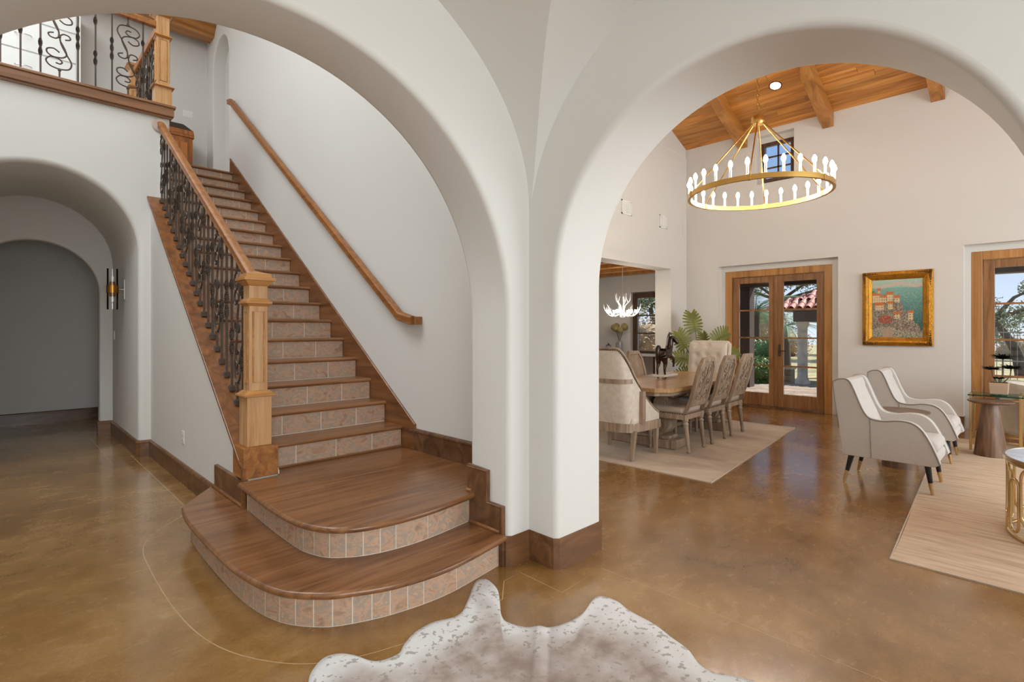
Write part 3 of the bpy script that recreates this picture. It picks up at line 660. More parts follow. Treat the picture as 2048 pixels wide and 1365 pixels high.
def baluster(par, c, z0, z1, kind, axis, mat, shoe=True, wide=1.0, name='baluster'):
    x, y = c; H_ = z1-z0
    if kind == 3:
        a, b = z0+H_*.14, z0+H_*.90
        o = MB().tube([(x, y, z0), (x, y, a)], 0.0105, 4).build(name, mat, par); MB().tube([(x, y, b), (x, y, z1)], .0105, 4).build('upper_bar', mat, o)
        m = MB()
        for cv in SCR:
            pts = [((x+u*wide if axis == 'x' else x), (y+u*wide if axis == 'y' else y), a+(b-a)*v) for u, v in cv]
            m.tube(pts, .007, 6)
        m.box(x-.013, y-.013, a-.012, x+.013, y+.013, a+.006).box(x-.013, y-.013, b-.006, x+.013, y+.013, b+.012).box(x-.012, y-.012, (a+b)/2-.012, x+.012, y+.012, (a+b)/2+.012)
        m.build('scroll', mat, o, smooth=40)
    else:
        o = MB().tube([(x, y, z0), (x, y, z1)], 0.0105, 4).build(name, mat, par)
        spans = {0: [(.24, .34), (.34, .44), (.70, .78)], 1: [(.42, .52), (.52, .62), (.62, .70)], 2: [(.30, .40), (.40, .48), (.78, .88)]}[kind]
        for p, q_ in spans: twist(MB(), (x, y), z0+H_*p, z0+H_*q_).build('twist', mat, o)
    if shoe:
        MB().box(x-.02, y-.02, z0-.012, x+.02, y+.02, z0+.022).frus((x, y), .04, z0+.022, .024, z0+.034).build('shoe', IRONL if mat is IRON else mat, o, bevel=.002)
    return o
RAILP = [(-.031, -.03), (-.026, -.036), (.026, -.036), (.031, -.03), (.028, -.008), (.034, .004), (.033, .02), (.022, .031), (0, .035), (-.022, .031), (-.033, .02), (-.034, .004), (-.028, -.008)]
def rail3d(m, pts, prof=RAILP):
    pts = [Vector(p) for p in pts]; N = len(pts); n = len(prof); V = []
    for i, p in enumerate(pts):
        d0 = (p-pts[i-1]).normalized() if i else (pts[1]-p).normalized(); d1 = (pts[i+1]-p).normalized() if i < N-1 else d0
        d = (d0+d1).normalized(); sd = d.cross(Vector((0, 0, 1))).normalized(); up = sd.cross(d).normalized(); k = 1/max(.5, d.dot(d0))
        V += [tuple(p+sd*a+up*b*k) for a, b in prof]
    return m.add(V, [(i*n+k, i*n+(k+1) % n, (i+1)*n+(k+1) % n, (i+1)*n+k) for i in range(N-1) for k in range(n)]+[tuple(range(n))[::-1], tuple(range((N-1)*n, N*n))])
rl = thing('stair_railing', 'golden oak stair railing with newel post and wrought iron twisted balusters', 'railing', (1.25, 3.76, Z2), world=True)
newel(rl, (1.25, 3.76), Z2)
rz = lambda y: 1.69+.648*(y-3.8)
rail3d(MB(), [(1.255, 3.80, rz(3.80)), (1.258, 6.70, rz(6.70))]).build('handrail', RAILW, rl, smooth=35)
m = MB().lathe([(0, 0), (.078, 0), (.082, .008), (.07, .02), (0, .022)], n=28, cap=False).build('rosette', plain('pale_rosette', srgb(196, 178, 164), .5), rl, smooth=40)
m.matrix_parent_inverse = Matrix(); m.data.transform(Matrix.Translation(Vector((1.258, 6.722, rz(6.7)-.005))+OFF[rl.name]) @ Matrix.Rotation(PI/2, 4, 'X') @ Matrix.Translation(-OFF[rl.name]))
nb = 23; pat = [1, 2, 3, 0]
for i in range(nb):
    y = 3.90+i*(6.62-3.90)/(nb-1)
    baluster(rl, (1.252, y), st(y)+.01, rz(y)-.03, pat[i % 4], 'y', IRON, wide=.6)
# wall handrail on the right
hr = thing('wall_handrail', 'long oak handrail fixed to the plaster wall beside the stairs', 'handrail', (2.38, 3.6, 1.4), world=True)
def onx(px, py, x): d = zray(px, py); t_ = x/d.x; return Vector((x, d.y*t_, 1.35+d.z*t_))
a_ = onx(826, 641, 2.37); b_ = onx(800, 632, 2.37); c_ = onx(462, 203, 2.37)
rail3d(MB(), [a_, b_, c_, c_+Vector((0, .09, .02))]).build('handrail', RAILW, hr, smooth=35)
MB().box(2.37, a_.y-.03, a_.z-.034, 2.44, a_.y+.03, a_.z+.03).build('end_return', RAILW, hr, bevel=.006)
MB().box(2.37, c_.y+.05, c_.z-.02, 2.44, c_.y+.11, c_.z+.045).build('end_return', RAILW, hr, bevel=.006)
for f in (.15, .5, .85):
    q = b_.lerp(c_, f); MB().tube([(2.44, q.y, q.z-.09), (2.40, q.y, q.z-.085), (2.37, q.y, q.z-.035)], .008, 6).build('bracket', IRON, hr, smooth=40)

# balcony guard rail
gd = thing('balcony_railing', 'balcony railing with pale iron twist and scroll balusters over a wooden cap', 'railing', (.6, 6.72, 3.66), world=True)
MB().box(-2.5, 6.665, 3.672, 1.375, 6.90, 3.765).box(-2.5, 6.65, 3.762, 1.39, 6.905, 3.79).box(-2.5, 6.69, 3.65, 1.36, 6.9, 3.68).build('fascia_cap', CAPW, gd, bevel=.006)
newel(gd, (1.285, 6.785), 3.79, 1.0, 1.05, False, fb=.20, fc=.72)
GZ = 4.68
rail3d(MB(), [(1.23, 6.785, GZ), (-2.45, 6.785, GZ)]).build('handrail', RAILW, gd, smooth=35)
def ony(px, y):
    d = zray(px, 600); return d.x*y/d.y
xs = [ony(px, 6.785) for px in (286, 256, 224, 191, 156, 119, 81, 41)]
kinds = [0, 3, 1, 2, 1, 3, 0, 1]
dx = (xs[0]-xs[-1])/7
xs += [xs[-1]-dx*i for i in range(1, 9)]; kinds += [2, 1, 3, 0, 1, 2, 1, 3]
for x, kd in zip(xs, kinds): baluster(gd, (x, 6.785), 3.79, GZ-.03, kd, 'x', IRONL, shoe=False, wide=.95)
# stairwell guard on the upper floor
g2 = thing('stairwell_railing', 'upper floor railing along the stairwell with dark iron balusters behind the balcony newel', 'railing', (1.26, 7.5, 3.66), world=True)
newel(g2, (1.26, 8.2), 3.62, 1.0, 1.15, False, fb=.2, fc=.72)
rail3d(MB(), [(1.26, 6.85, GZ-.02), (1.26, 8.15, GZ-.02)]).build('handrail', RAILW, g2, smooth=35)
MB().box(1.18, 6.92, 3.6, 1.36, 8.3, 3.68).build('floor_cap', CAPW, g2, bevel=.005)
for i in range(11): baluster(g2, (1.26, 6.97+i*.11), 3.68, GZ-.05, [1, 3, 2, 0][i % 4], 'y', IRON, shoe=False, wide=.9)

# ------------------------------------------------------------------ lights on walls and ceilings
sn = thing('wall_sconce', 'clear glass tube wall sconce with a brass band in the arched passage', 'sconce', (1.06, 7.55, 1.82))
MB().box(-.014, -.035, -.115, 0, .035, .115).build('backplate', NICKEL, sn, bevel=.002)
m = MB()
for z in (-.07, .07): m.ball((-.016, 0, z), .006, 6, 4)
m.build('screws', NICKEL, sn)['kind'] = 'stuff'
MB().tube([(0, 0, 0), (-.07, 0, 0)], .012, 10).build('arm', NICKEL, sn, smooth=40)
MB().lathe([(.054, -.045), (.058, -.045), (.058, .045), (.054, .045), (.054, -.045)], (-.115, 0, 0), 24, cap=False).build('band', BRASS, sn, smooth=40)
MB().lathe([(.0, -.085), (.026, -.085), (.03, -.08), (.03, .08), (.026, .085), (0, .085)], (-.115, 0, 0), 20, cap=False).build('socket', BRASS, sn, smooth=40)
MB().lathe([(.051, -.235), (.053, -.235), (.053, .235), (.051, .235), (.051, -.235)], (-.115, 0, 0), 28, cap=False).build('glass_tube', GLASS, sn, smooth=40)
MB().lathe([(.0, .085), (.012, .085), (.018, .11), (.016, .145), (0, .155)], (-.115, 0, 0), 12, cap=False).build('bulb', CANDLE, sn, smooth=40)
MB().lathe([(.0, -.085), (.012, -.085), (.018, -.11), (.016, -.145), (0, -.155)], (-.115, 0, 0), 12, cap=False).build('bulb', CANDLE, sn, smooth=40)

CH = Vector((5.945, 2.2, 2.82)); CR = .715
cl = thing('ring_chandelier', 'large gold wagon wheel chandelier with lit candle bulbs hanging in the living room', 'chandelier', tuple(CH))
MB().lathe([(CR-.016, 0), (CR+.016, 0), (CR+.016, .05), (CR-.016, .05), (CR-.016, 0)], n=96, cap=False).build('ring', GOLD, cl, smooth=40)
c0 = MB().lathe([(.017, .05), (.017, .055), (.0125, .058), (.0125, .15), (.0, .15)], n=10, cap=False).build('candle', CANDLE, cl, smooth=40)
MB().lathe([(.0, .148), (.012, .152), (.021, .175), (.019, .198), (.008, .222), (0, .228)], n=10, cap=False).build('bulb', BULB, c0, smooth=60)
c0.location = (CR, 0, 0)
for i in range(1, 28):
    a = 2*PI*(i+.0)/28; c = share(c0, cl, (CR*math.cos(a), CR*math.sin(a), 0)); share(c0.children[0], c)
HZ = .80
for i in range(6):
    a = 2*PI*i/6+.25; e = Vector((CR*math.cos(a), CR*math.sin(a), .05)); b = Vector((.05*math.cos(a), .05*math.sin(a), HZ)); q = e.lerp(b, .08)
    MB().tube([q, b], .0075, 8).tube([e, q], .005, 6).build('support_rod', GOLD, cl, smooth=40)
    MB().box(e.x-.02, e.y-.02, -.003, e.x+.02, e.y+.02, .056).build('clamp', GOLD, cl, bevel=.004)
MB().lathe([(0, HZ-.02), (.06, HZ-.02), (.068, HZ), (.068, HZ+.05), (.06, HZ+.07), (.015, HZ+.075), (.012, HZ+.1), (0, HZ+.1)], n=24, cap=False).build('hub', GOLD, cl, smooth=40)
L0 = None; z = HZ+.1; zt = zc_(CH.x)-CH.z
i = 0
while z < zt-.02:
    if L0 is None:
        L0 = MB().tube([(.011*math.cos(2*PI*k/12), 0, .03+.03*math.sin(2*PI*k/12)) for k in range(12)], .0035, 6, closed=True).build('chain_link', GOLD, cl, smooth=60); L0.location = (0, 0, z)
    else: share(L0, cl, (0, 0, z), (0, 0, (i % 2)*PI/2))
    z += .05; i += 1
MB().lathe([(0, zt+.02), (.07, zt+.02), (.07, zt-.02), (.02, zt-.035), (0, zt-.035)], n=20, cap=False).build('canopy', GOLD, cl, smooth=40)

# antler chandelier in the breakfast room
AC = Vector((0, 0, 1.35))+zray(1245, 618)*9.1
al = thing('antler_chandelier', 'white antler chandelier with lit bulbs in the breakfast room beyond the opening', 'chandelier', (AC.x, AC.y, AC.z-.1))
AW = plain('white_antler', srgb(246, 244, 240), .4)
rng = random.Random(3)
for i in range(9):
    a = 2*PI*i/9; ca, sa = math.cos(a), math.sin(a); R_ = .30
    pts = catmull([(.03*ca, .03*sa, .02), (.16*ca, .16*sa, -.03), (R_*.85*ca, R_*.85*sa, .02), (R_*1.1*ca, R_*1.1*sa, .13)], 5)
    m = MB().tube(pts, [.011-.008*k/(len(pts)-1) for k in range(len(pts))], 6)
    for f in (.45, .65, .8):
        p = pts[int(f*(len(pts)-1))]; m.tube([p, p+Vector((.03*ca-.02*sa, .03*sa+.02*ca, .07)), p+Vector((.04*ca, .04*sa, .12))], [.006, .005, .002], 5)
    m.build('antler', AW, al, smooth=60)
for i in range(5):
    a = 2*PI*i/5+.4; ca, sa = math.cos(a), math.sin(a)
    pts = catmull([(.02*ca, .02*sa, .05), (.05*ca, .05*sa, .16), (.12*ca, .12*sa, .24), (.14*ca, .14*sa, .36)], 5)
    m = MB().tube(pts, [.010-.007*k/(len(pts)-1) for k in range(len(pts))], 6); p = pts[8]; m.tube([p, p+Vector((-.04*ca, -.04*sa, .11))], [.008, .003], 5)
    m.build('antler', AW, al, smooth=60)
MB().lathe([(0, -.06), (.04, -.05), (.06, 0), (.03, .06), (0, .07)], n=14, cap=False).build('hub', AW, al, smooth=60)
MB().tube([(0, 0, .06), (0, 0, 2.64-al.location.z)], .005, 6).build('cord', NICKEL, al)
for i in range(6):
    a = 2*PI*i/6+.2; MB().ball((.24*math.cos(a), .24*math.sin(a), .05), .024, 8, 6, (1, 1, 1.4)).build('bulb', BULB, al, smooth=80)

# ------------------------------------------------------------------ upper hall furniture
t = thing('wooden_chest', 'small carved wooden cabinet with hipped dark lid at the top of the stairs', 'cabinet', (1.86, 9.33, 3.60))
CHW = wood('chest_wood', srgb(120, 62, 20), srgb(164, 96, 38), srgb(190, 122, 56), 'z', .35, 10)
MB().box(-.27, -.18, .06, .27, .18, .70).build('body', CHW, t, bevel=.006)
MB().box(-.29, -.2, .68, .29, .2, .72).build('top_moulding', CHW, t, bevel=.006); MB().box(-.29, -.2, 0, .29, .2, .07).build('base_moulding', CHW, t, bevel=.006)
MB().frus((0, 0), .58, .72, .56, .79, .4, .38).build('lid_base', CHW, t, bevel=.004)
MB().frus((0, 0), .56, .79, .34, .90, .38, .18).build('lid', plain('dark_lid', srgb(58, 44, 38), .4), t, bevel=.006)
MB().box(-.2, -.19, .2, -.02, -.178, .6).box(.02, -.19, .2, .2, -.178, .6).build('door_panels', CHW, t, bevel=.004)['kind'] = 'stuff'
MB().ball((0, -.2, .42), .014, 8, 6).build('knob', BRASS, t, smooth=60)

t = thing('linen_cabinet', 'tall white built-in drawer cabinet behind the balcony railing', 'cabinet', (-.3, 9.35, 3.62))
MB().box(-1.1, -.23, .01, 1.1, .24, 2.12).build('body', WHITE, t, bevel=.004)
for i in range(2):
    for j in range(5):
        x0 = -1.06+i*1.07; z0 = .1+j*.40
        d = MB().box(x0, -.25, z0, x0+1.04, -.23, z0+.38).build('drawer', WHITE, t, bevel=.004)
        MB().tube([(x0+.52+dx_, -.25-dy_, z0+.19) for dx_, dy_ in ((-.08, 0), (-.07, .02), (-.03, .03), (.03, .03), (.07, .02), (.08, 0))], .006, 6).build('pull', NICKEL, d, smooth=40)

# beams under the stair hall ceiling
UB = thing('ceiling_beam', 'dark timber beam crossing above the top of the stairs', 'beam', (1.0, 9.3, 5.9), world=True)
pb = [onx(433, y_, 2.43) for y_ in (42, 68, 78)]
zb_ = pb[0].z
MB().prism([(9.05, zb_-.02), (9.05, zb_+.5), (9.45, zb_+.5), (9.45, zb_-.2), (9.2, zb_-.2)], -2.5, 2.44, lambda u, v, t_: (t_, u, v)).build('timber', UBEAM, UB, bevel=.006)

# ------------------------------------------------------------------ rugs
def rugmat(name, a, b, c, sc_=1.6, st=(1, 1, 1)):
    return mottled(name, [(.3, a), (.5, b), (.7, c)], scale=sc_, rough=.95, detail=12, dist=.6, rand=False, bump=.35, mapscale=st, spec=.1)
def rug(name, P, label, mat, h=.009):
    m = MB(); n = 24
    P = [Vector((p[0], p[1], 0)) for p in P]; N = 28; M_ = 18; rng = random.Random(5)
    def fn(i, j):
        p = P[0].lerp(P[1], i).lerp(P[3].lerp(P[2], i), j)
        e = min(i, 1-i, j, 1-j); wv = .004*math.sin(13*i+3)+.004*math.sin(17*j) if e < .001 else 0
        return (p.x+wv, p.y+wv, h if e > .001 else h*.75)
    m.grid(fn, N, M_)
    o = m.build('pile', mat, None, smooth=60); t = thing(name, label, 'rug', (sum(p.x for p in P)/4, sum(p.y for p in P)/4, 0), world=True)
    bpy.data.objects.remove(o); m.build('pile', mat, t, smooth=60)
    MB().sweep([(-.004, 0), (.004, 0), (.004, h*.9), (-.004, h*.9)], [(p.x, p.y) for p in P], closed=True).build('bound_edge', plain(name+'_edge', srgb(206, 190, 170), .9), t)
    return t
rug('dining_rug', [(4.473, 2.053), (7.79, 2.392), (7.72, 4.66), (4.40, 4.55)], 'faded beige patterned rug under the dining table', rugmat('dining_rug_pile', srgb(172, 158, 144), srgb(206, 190, 172), srgb(224, 210, 192), 2.2, (1, .5, 1)))
rug('living_rug', [(3.70, -2.3), (8.32, -2.2), (8.48, .905), (3.735, .632)], 'large sand coloured striated rug under the armchairs', rugmat('living_rug_pile', srgb(186, 160, 134), srgb(214, 190, 164), srgb(228, 208, 184), 4, (9, .7, 1)))

# cowhide
HO = [(.876,2.014),(.949,2.067),(1.008,2.053),(1.049,1.998),(1.093,1.899),(1.182,1.877),(1.24,1.917),(1.324,1.959),(1.426,1.968),(1.506,1.94),(1.572,1.941),(1.672,2.013),(1.806,2.119),(1.86,2.127),(1.876,2.083),(1.837,1.973),(1.746,1.867),(1.678,1.771),(1.672,1.714),(1.703,1.639),(1.752,1.61),(1.777,1.566),(1.865,1.536),(1.974,1.532),(2.118,1.575),(2.174,1.562),(2.186,1.478),(2.155,1.395),(2.138,1.255),(2.101,1.148),(2.068,1.049),(2.011,.973),(2.003,.906),(2.044,.829),(2.071,.70),(2.02,.60),(1.88,.55),(1.72,.42),(1.55,.25),(1.30,.05),(1.05,-.08),(.80,-.10),(.55,.05),(.30,.20),(.12,.40),(.02,.65),(.0,.95),(.12,1.2),(.3,1.4),(.5,1.55),(.66,1.68),(.76,1.82),(.83,1.94)]
def hide():
    n = len(HO); C0 = Vector((1.05, 1.05)); m = MB(); K = 26; V = []; ed = []
    out = [Vector((p.x, p.y)) for p in catmull([(a, b, 0) for a, b in HO], 5, True)]; N = len(out)
    ax = Vector((-.77, -.64)); S0 = Vector((1.765, 1.59))
    for j in range(K+1):
        f = j/K; f2 = f**.75
        for i in range(N):
            p = C0.lerp(out[i], f2); d = (p-S0); s_ = d.x*ax.x+d.y*ax.y; l_ = abs(d.x*-ax.y+d.y*ax.x)
            z = .006+.003*math.sin(9*p.x+4*p.y)+.006*math.exp(-(l_/.03)**2)*(1 if s_ > -.05 else 0)
            if j == K: z = .0025
            V.append((p.x, p.y, z)); ed.append((l_, f2, d.x*-ax.y+d.y*ax.x))
    F = [(j*N+i, j*N+(i+1) % N, (j+1)*N+(i+1) % N, (j+1)*N+i) for j in range(K) for i in range(N)]
    m.add(V, F)
    mt, t_, b = newmat('cowhide')
    at_ = t_.nodes.new('ShaderNodeAttribute'); at_.attribute_name = 'hide'
    sp = t_.nodes.new('ShaderNodeSeparateColor'); t_.links.new(at_.outputs['Color'], sp.inputs[0])
    tc_ = t_.nodes.new('ShaderNodeTexCoord')
    def noise(s, d=4, dist=0):
        n_ = t_.nodes.new('ShaderNodeTexNoise'); n_.inputs['Scale'].default_value = s; n_.inputs['Detail'].default_value = d; n_.inputs['Distortion'].default_value = dist; t_.links.new(tc_.outputs['Object'], n_.inputs['Vector']); return n_
    n1_ = noise(3, 6); n2_ = noise(38, 2, .2); n3_ = noise(150, 3); n4_ = noise(9, 5)
    def math_(op, a, b_):
        q = t_.nodes.new('ShaderNodeMath'); q.operation = op
        for k, v in enumerate((a, b_)):
            if isinstance(v, (int, float)): q.inputs[k].default_value = v
            else: t_.links.new(v, q.inputs[k])
        return q.outputs[0]
    def mixc(f, a, b_):
        q = t_.nodes.new('ShaderNodeMix'); q.data_type = 'RGBA'; t_.links.new(f, q.inputs[0])
        for k, v in ((6, a), (7, b_)):
            if isinstance(v, tuple): q.inputs[k].default_value = (*v, 1)
            else: t_.links.new(v, q.inputs[k])
        return q.outputs[2]
    inner_ = math_('ADD', sp.outputs[0], math_('MULTIPLY', math_('SUBTRACT', n1_.outputs[0], .5), .55))
    r1_ = ramp(t_, [(.38, (0,0,0)), (.62, (1,1,1))]); t_.links.new(inner_, r1_.inputs[0])         # 0 centre, 1 pale rim
    bw = ramp(t_, [(.32, srgb(144, 122, 108)), (.5, srgb(174, 156, 146)), (.68, srgb(194, 182, 176))]); t_.links.new(n4_.outputs[0], bw.inputs[0])
    base_ = mixc(r1_.outputs[0], bw.outputs[0], srgb(224, 222, 220))
    sr = ramp(t_, [(.60, (0,0,0)), (.625, (1,1,1))]); t_.links.new(n2_.outputs[0], sr.inputs[0])
    base2 = mixc(math_('MULTIPLY', sr.outputs[0], .75), base_, srgb(150, 136, 122))
    ln = ramp(t_, [(.0, (.0,.0,.0)), (.02, (.0,.0,.0)), (.035, (.8,.8,.8)), (.075, (.35,.35,.35)), (.13, (0,0,0))]); t_.links.new(sp.outputs[1], ln.inputs[0])
    base3 = mixc(math_('MULTIPLY', ln.outputs[0], n1_.outputs[0]), base2, srgb(110, 78, 60))
    t_.links.new(base3, b.inputs['Base Color']); b.inputs['Roughness'].default_value = .75; b.inputs['Sheen Weight'].default_value = .3
    bp = t_.nodes.new('ShaderNodeBump'); bp.inputs['Strength'].default_value = .2; bp.inputs['Distance'].default_value = .004; t_.links.new(n3_.outputs[0], bp.inputs['Height']); t_.links.new(bp.outputs[0], b.inputs['Normal'])
    o = m.build('cowhide_rug', mt, None, smooth=60)
    ca = o.data.attributes.new('hide', 'FLOAT_COLOR', 'POINT')
    for k, (l_, f_, sd) in enumerate(ed): ca.data[k].color = (min(1, max(0, (f_-.42)*1.25)), l_, .5+sd, 1)
    tag(o, 'white and grey-brown cowhide rug on the concrete floor before the steps', 'rug')
    md = o.modifiers.new('solid', 'SOLIDIFY'); md.thickness = .003; md.offset = 1
hide()

# ------------------------------------------------------------------ dining set
DR = math.radians(3)
def dpos(x, y):   # dining set is turned three degrees about its centre
    c = Vector((6.2, 3.34)); d = Vector((x, y))-c; return (c.x+d.x*math.cos(DR)-d.y*math.sin(DR), c.y+d.x*math.sin(DR)+d.y*math.cos(DR), .0095)
tb = thing('dining_table', 'long pale oak trestle dining table with clipped corners and scroll pedestals', 'table', dpos(6.2, 3.34), DR)
TL, TW, TZ = 2.50, 1.04, .712
clip = lambda a, b, c: [(-a, -b+c), (-a+c, -b), (a-c, -b), (a, -b+c), (a, b-c), (a-c, b), (-a+c, b), (-a, b-c)]
MB().prism(clip(TL/2, TW/2, .14), TZ-.045, TZ-.006).build('table_top', TABLEW, tb, bevel=.006)
MB().prism(clip(TL/2-.03, TW/2-.03, .13), TZ-.085, TZ-.045).build('apron_moulding', GREYW, tb, bevel=.006)
bx0, bx1 = -TL/2+.16, TL/2-.16
for i in range(6):
    y0 = -TW/2+TW*i/6; MB().box(bx0, y0+.001, TZ-.007, bx1, y0+TW/6-.001, TZ).build('plank', TABLEW, tb)
for s in (-1, 1):
    P = [(s*TL/2, -TW/2+.14), (s*(TL/2-.14), -TW/2), (s*bx1, -TW/2), (s*bx1, TW/2), (s*(TL/2-.14), TW/2), (s*TL/2, TW/2-.14)]
    MB().prism(P, TZ-.007, TZ).build('breadboard_end', TABLEW, tb)
def volute(m, c, r, x0, x1):
    m.lathe([(r, 0), (r, x1-x0)], (0, 0, 0), 28)
def disc(m, x0, x1, y, z, r, n=26):
    V = [(x, y+r*math.cos(2*PI*k/n), z+r*math.sin(2*PI*k/n)) for x in (x0, x1) for k in range(n)]
    m.add(V, [tuple(range(n))[::-1], tuple(range(n, 2*n))]+[(k, (k+1) % n, (k+1) % n+n, k+n) for k in range(n)]); return m
for px_ in (-.72, .72):
    pd = MB().box(px_-.14, -.42, 0, px_+.14, .42, .10).build('pedestal_base', GREYW, tb, bevel=.012)
    MB().box(px_-.12, -.34, .10, px_+.12, .34, .14).build('plinth_step', GREYW, pd, bevel=.01)
    MB().box(px_-.09, -.08, .13, px_+.09, .08, TZ-.08).build('column', GREYW, pd, bevel=.01)
    MB().box(px_-.12, -.40, TZ-.13, px_+.12, .40, TZ-.08).build('bearer', GREYW, pd, bevel=.01)
    for y_, z_, r_ in ((-.19, .265, .13), (.19, .265, .13), (-.25, .50, .105), (.25, .50, .105)):
        v_ = disc(MB(), px_-.11, px_+.11, y_, z_, r_).build('volute', GREYW, pd, smooth=40)
        m = MB()
        for s in (-1, 1):
            sp_ = spiral((y_, z_), r_*.95, r_*.12, PI/2 if y_ > 0 else PI/2, PI/2+(5.2*PI if y_ > 0 else -5.2*PI), 60)
            m.tube([(px_+s*.112, a, b) for a, b in sp_], r_*.045, 5)
        m.build('carved_spiral', GREYW, v_, smooth=60)
for s in (-1, 1): MB().tube([(-.6, s*.10, .14), (0, s*.02, .42), (.6, s*.10, .14)], .012, 6).build('iron_brace', IRON, tb, smooth=40)
MB().box(-.6, -.05, .10, .6, .05, .15).build('stretcher', GREYW, tb, bevel=.008)

LEGP = [(r_*1.22, z_) for r_, z_ in [(.013, 0), (.017, .006), (.018, .028), (.013, .036), (.015, .05), (.022, .30), (.027, .305), (.028, .32), (.021, .328), (.021, .338), (.029, .345), (.03, .38), (0, .38)]]
def fluted(m, c, tilt=(0, 0)):
    n = 20; V = []
    for r, z in LEGP:
        for k in range(n):
            rr = r*(.9 if (k % 2 and .05 <= z <= .30) else 1); V.append((c[0]+rr*math.cos(2*PI*k/n)+tilt[0]*(.38-z), c[1]+rr*math.sin(2*PI*k/n)+tilt[1]*(.38-z), z))
    return m.add(V, [(i*n+k, i*n+(k+1) % n, (i+1)*n+(k+1) % n, (i+1)*n+k) for i in range(len(LEGP)-1) for k in range(n)]+[tuple(range(n))[::-1]])
def side_chair(loc, rz_, label):
    t = thing('dining_chair', label, 'chair', loc, rz_, 'carved oak side chairs around the table')
    for x, y in ((-.215, .2), (.215, .2), (-.2, -.205), (.2, -.205)): fluted(MB(), (x, y), (0, -.12 if y < 0 else 0)).build('leg', GREYW, t, smooth=50)
    MB().box(-.25, -.235, .36, .25, .245, .425).build('seat_frame', GREYW, t, bevel=.01)
    MB().box(-.245, -.2, .42, .245, .25, .49).build('seat', SEATF, t, bevel=.032, seg=4, smooth=60)
    m = MB()
    for i in range(17):
        u = -.24+.48*i/16
        m.ball((u, .247, .425), .006, 6, 4)
        for s in (-1, 1): m.ball((s*.25, u*.95, .425), .006, 6, 4)
        m.ball((u, -.237, .425), .005, 6, 4)
    m.build('nailheads', NAIL, t)['kind'] = 'stuff'
    bk = lambda u, w_, d: (u, -.215-.17*((w_-.42)/.64)-.02*math.sin(PI*(w_-.42)/.64)-d, w_)
    outer = [(-.235, .40), (-.225, .60), (-.215, .93), (-.13, 1.04), (.13, 1.04), (.215, .93), (.225, .60), (.235, .40)]
    inn = [(-.19, .55), (-.18, .70), (-.172, .91), (-.11, .99), (.11, .99), (.172, .91), (.18, .70), (.19, .55)]
    m = MB()
    for a in range(7):
        q = [outer[a], outer[a+1], inn[a+1], inn[a]]
        m.add([bk(u, w_, d) for d in (-.02, .025) for u, w_ in q], [(0,3,2,1),(4,5,6,7),(0,1,5,4),(1,2,6,5),(2,3,7,6),(3,0,4,7)])
    m.build('back_frame', GREYW, t, bevel=.006)
    m = MB(); q = [(-.19, .50), (.19, .50), (.19, .555), (-.19, .555)]; m.add([bk(u, w_, d) for d in (-.018, .022) for u, w_ in q], [(0,3,2,1),(4,5,6,7),(0,1,5,4),(1,2,6,5),(2,3,7,6),(3,0,4,7)]); m.build('lower_rail', GREYW, t, bevel=.006)
    n = len(inn); m = MB(); m.add([bk(u, w_, d) for d in (-.004, .012) for u, w_ in inn], [tuple(range(n)), tuple(range(n, 2*n))[::-1]]+[(k, (k+1) % n, (k+1) % n+n, k+n) for k in range(n)])
    pn = m.build('back_panel', GREYW, t)
    for d in (.014,):
        m = MB()
        for s in (-1, 1):
            for c_, r_, a0, a1 in (((s*.075, .90), .065, 0, 3.4*PI), ((s*.085, .76), .07, PI, 4.2*PI), ((s*.08, .63), .06, 0, 3.2*PI)):
                sp_ = spiral(c_, r_, .008, a0*s, a1*s, 26); m.tube([bk(u, w_, d) for u, w_ in sp_], .0065, 5)
            m.tube([bk(u, w_, d) for u, w_ in ((s*.01, .57), (s*.03, .68), (s*.01, .80), (s*.04, .9), (0, .97))], .007, 5)
            m.tube([bk(u, w_, d) for u, w_ in ((s*.155, .57), (s*.15, .72), (s*.145, .89), (s*.1, .96), (0, .965))], .005, 5)
        m.build('carving', GREYW, pn, smooth=60)
    return t
c1 = side_chair(dpos(5.50, 2.99), DR, 'carved oak dining chair nearest the studded host chair, its carved back toward the living room')
copy_tree(c1, dpos(6.14, 2.99), DR, 'middle one of three carved oak dining chairs with backs toward the living room')
copy_tree(c1, dpos(6.76, 2.99), DR, 'carved oak dining chair beside the cream tufted chair, its carved back toward the living room')
copy_tree(c1, dpos(6.52, 3.72), PI+DR, 'carved oak dining chair across the table, beside the horse sculpture')
copy_tree(c1, dpos(5.90, 3.72), PI+DR, 'carved oak dining chair across the table, mostly behind the studded host chair')

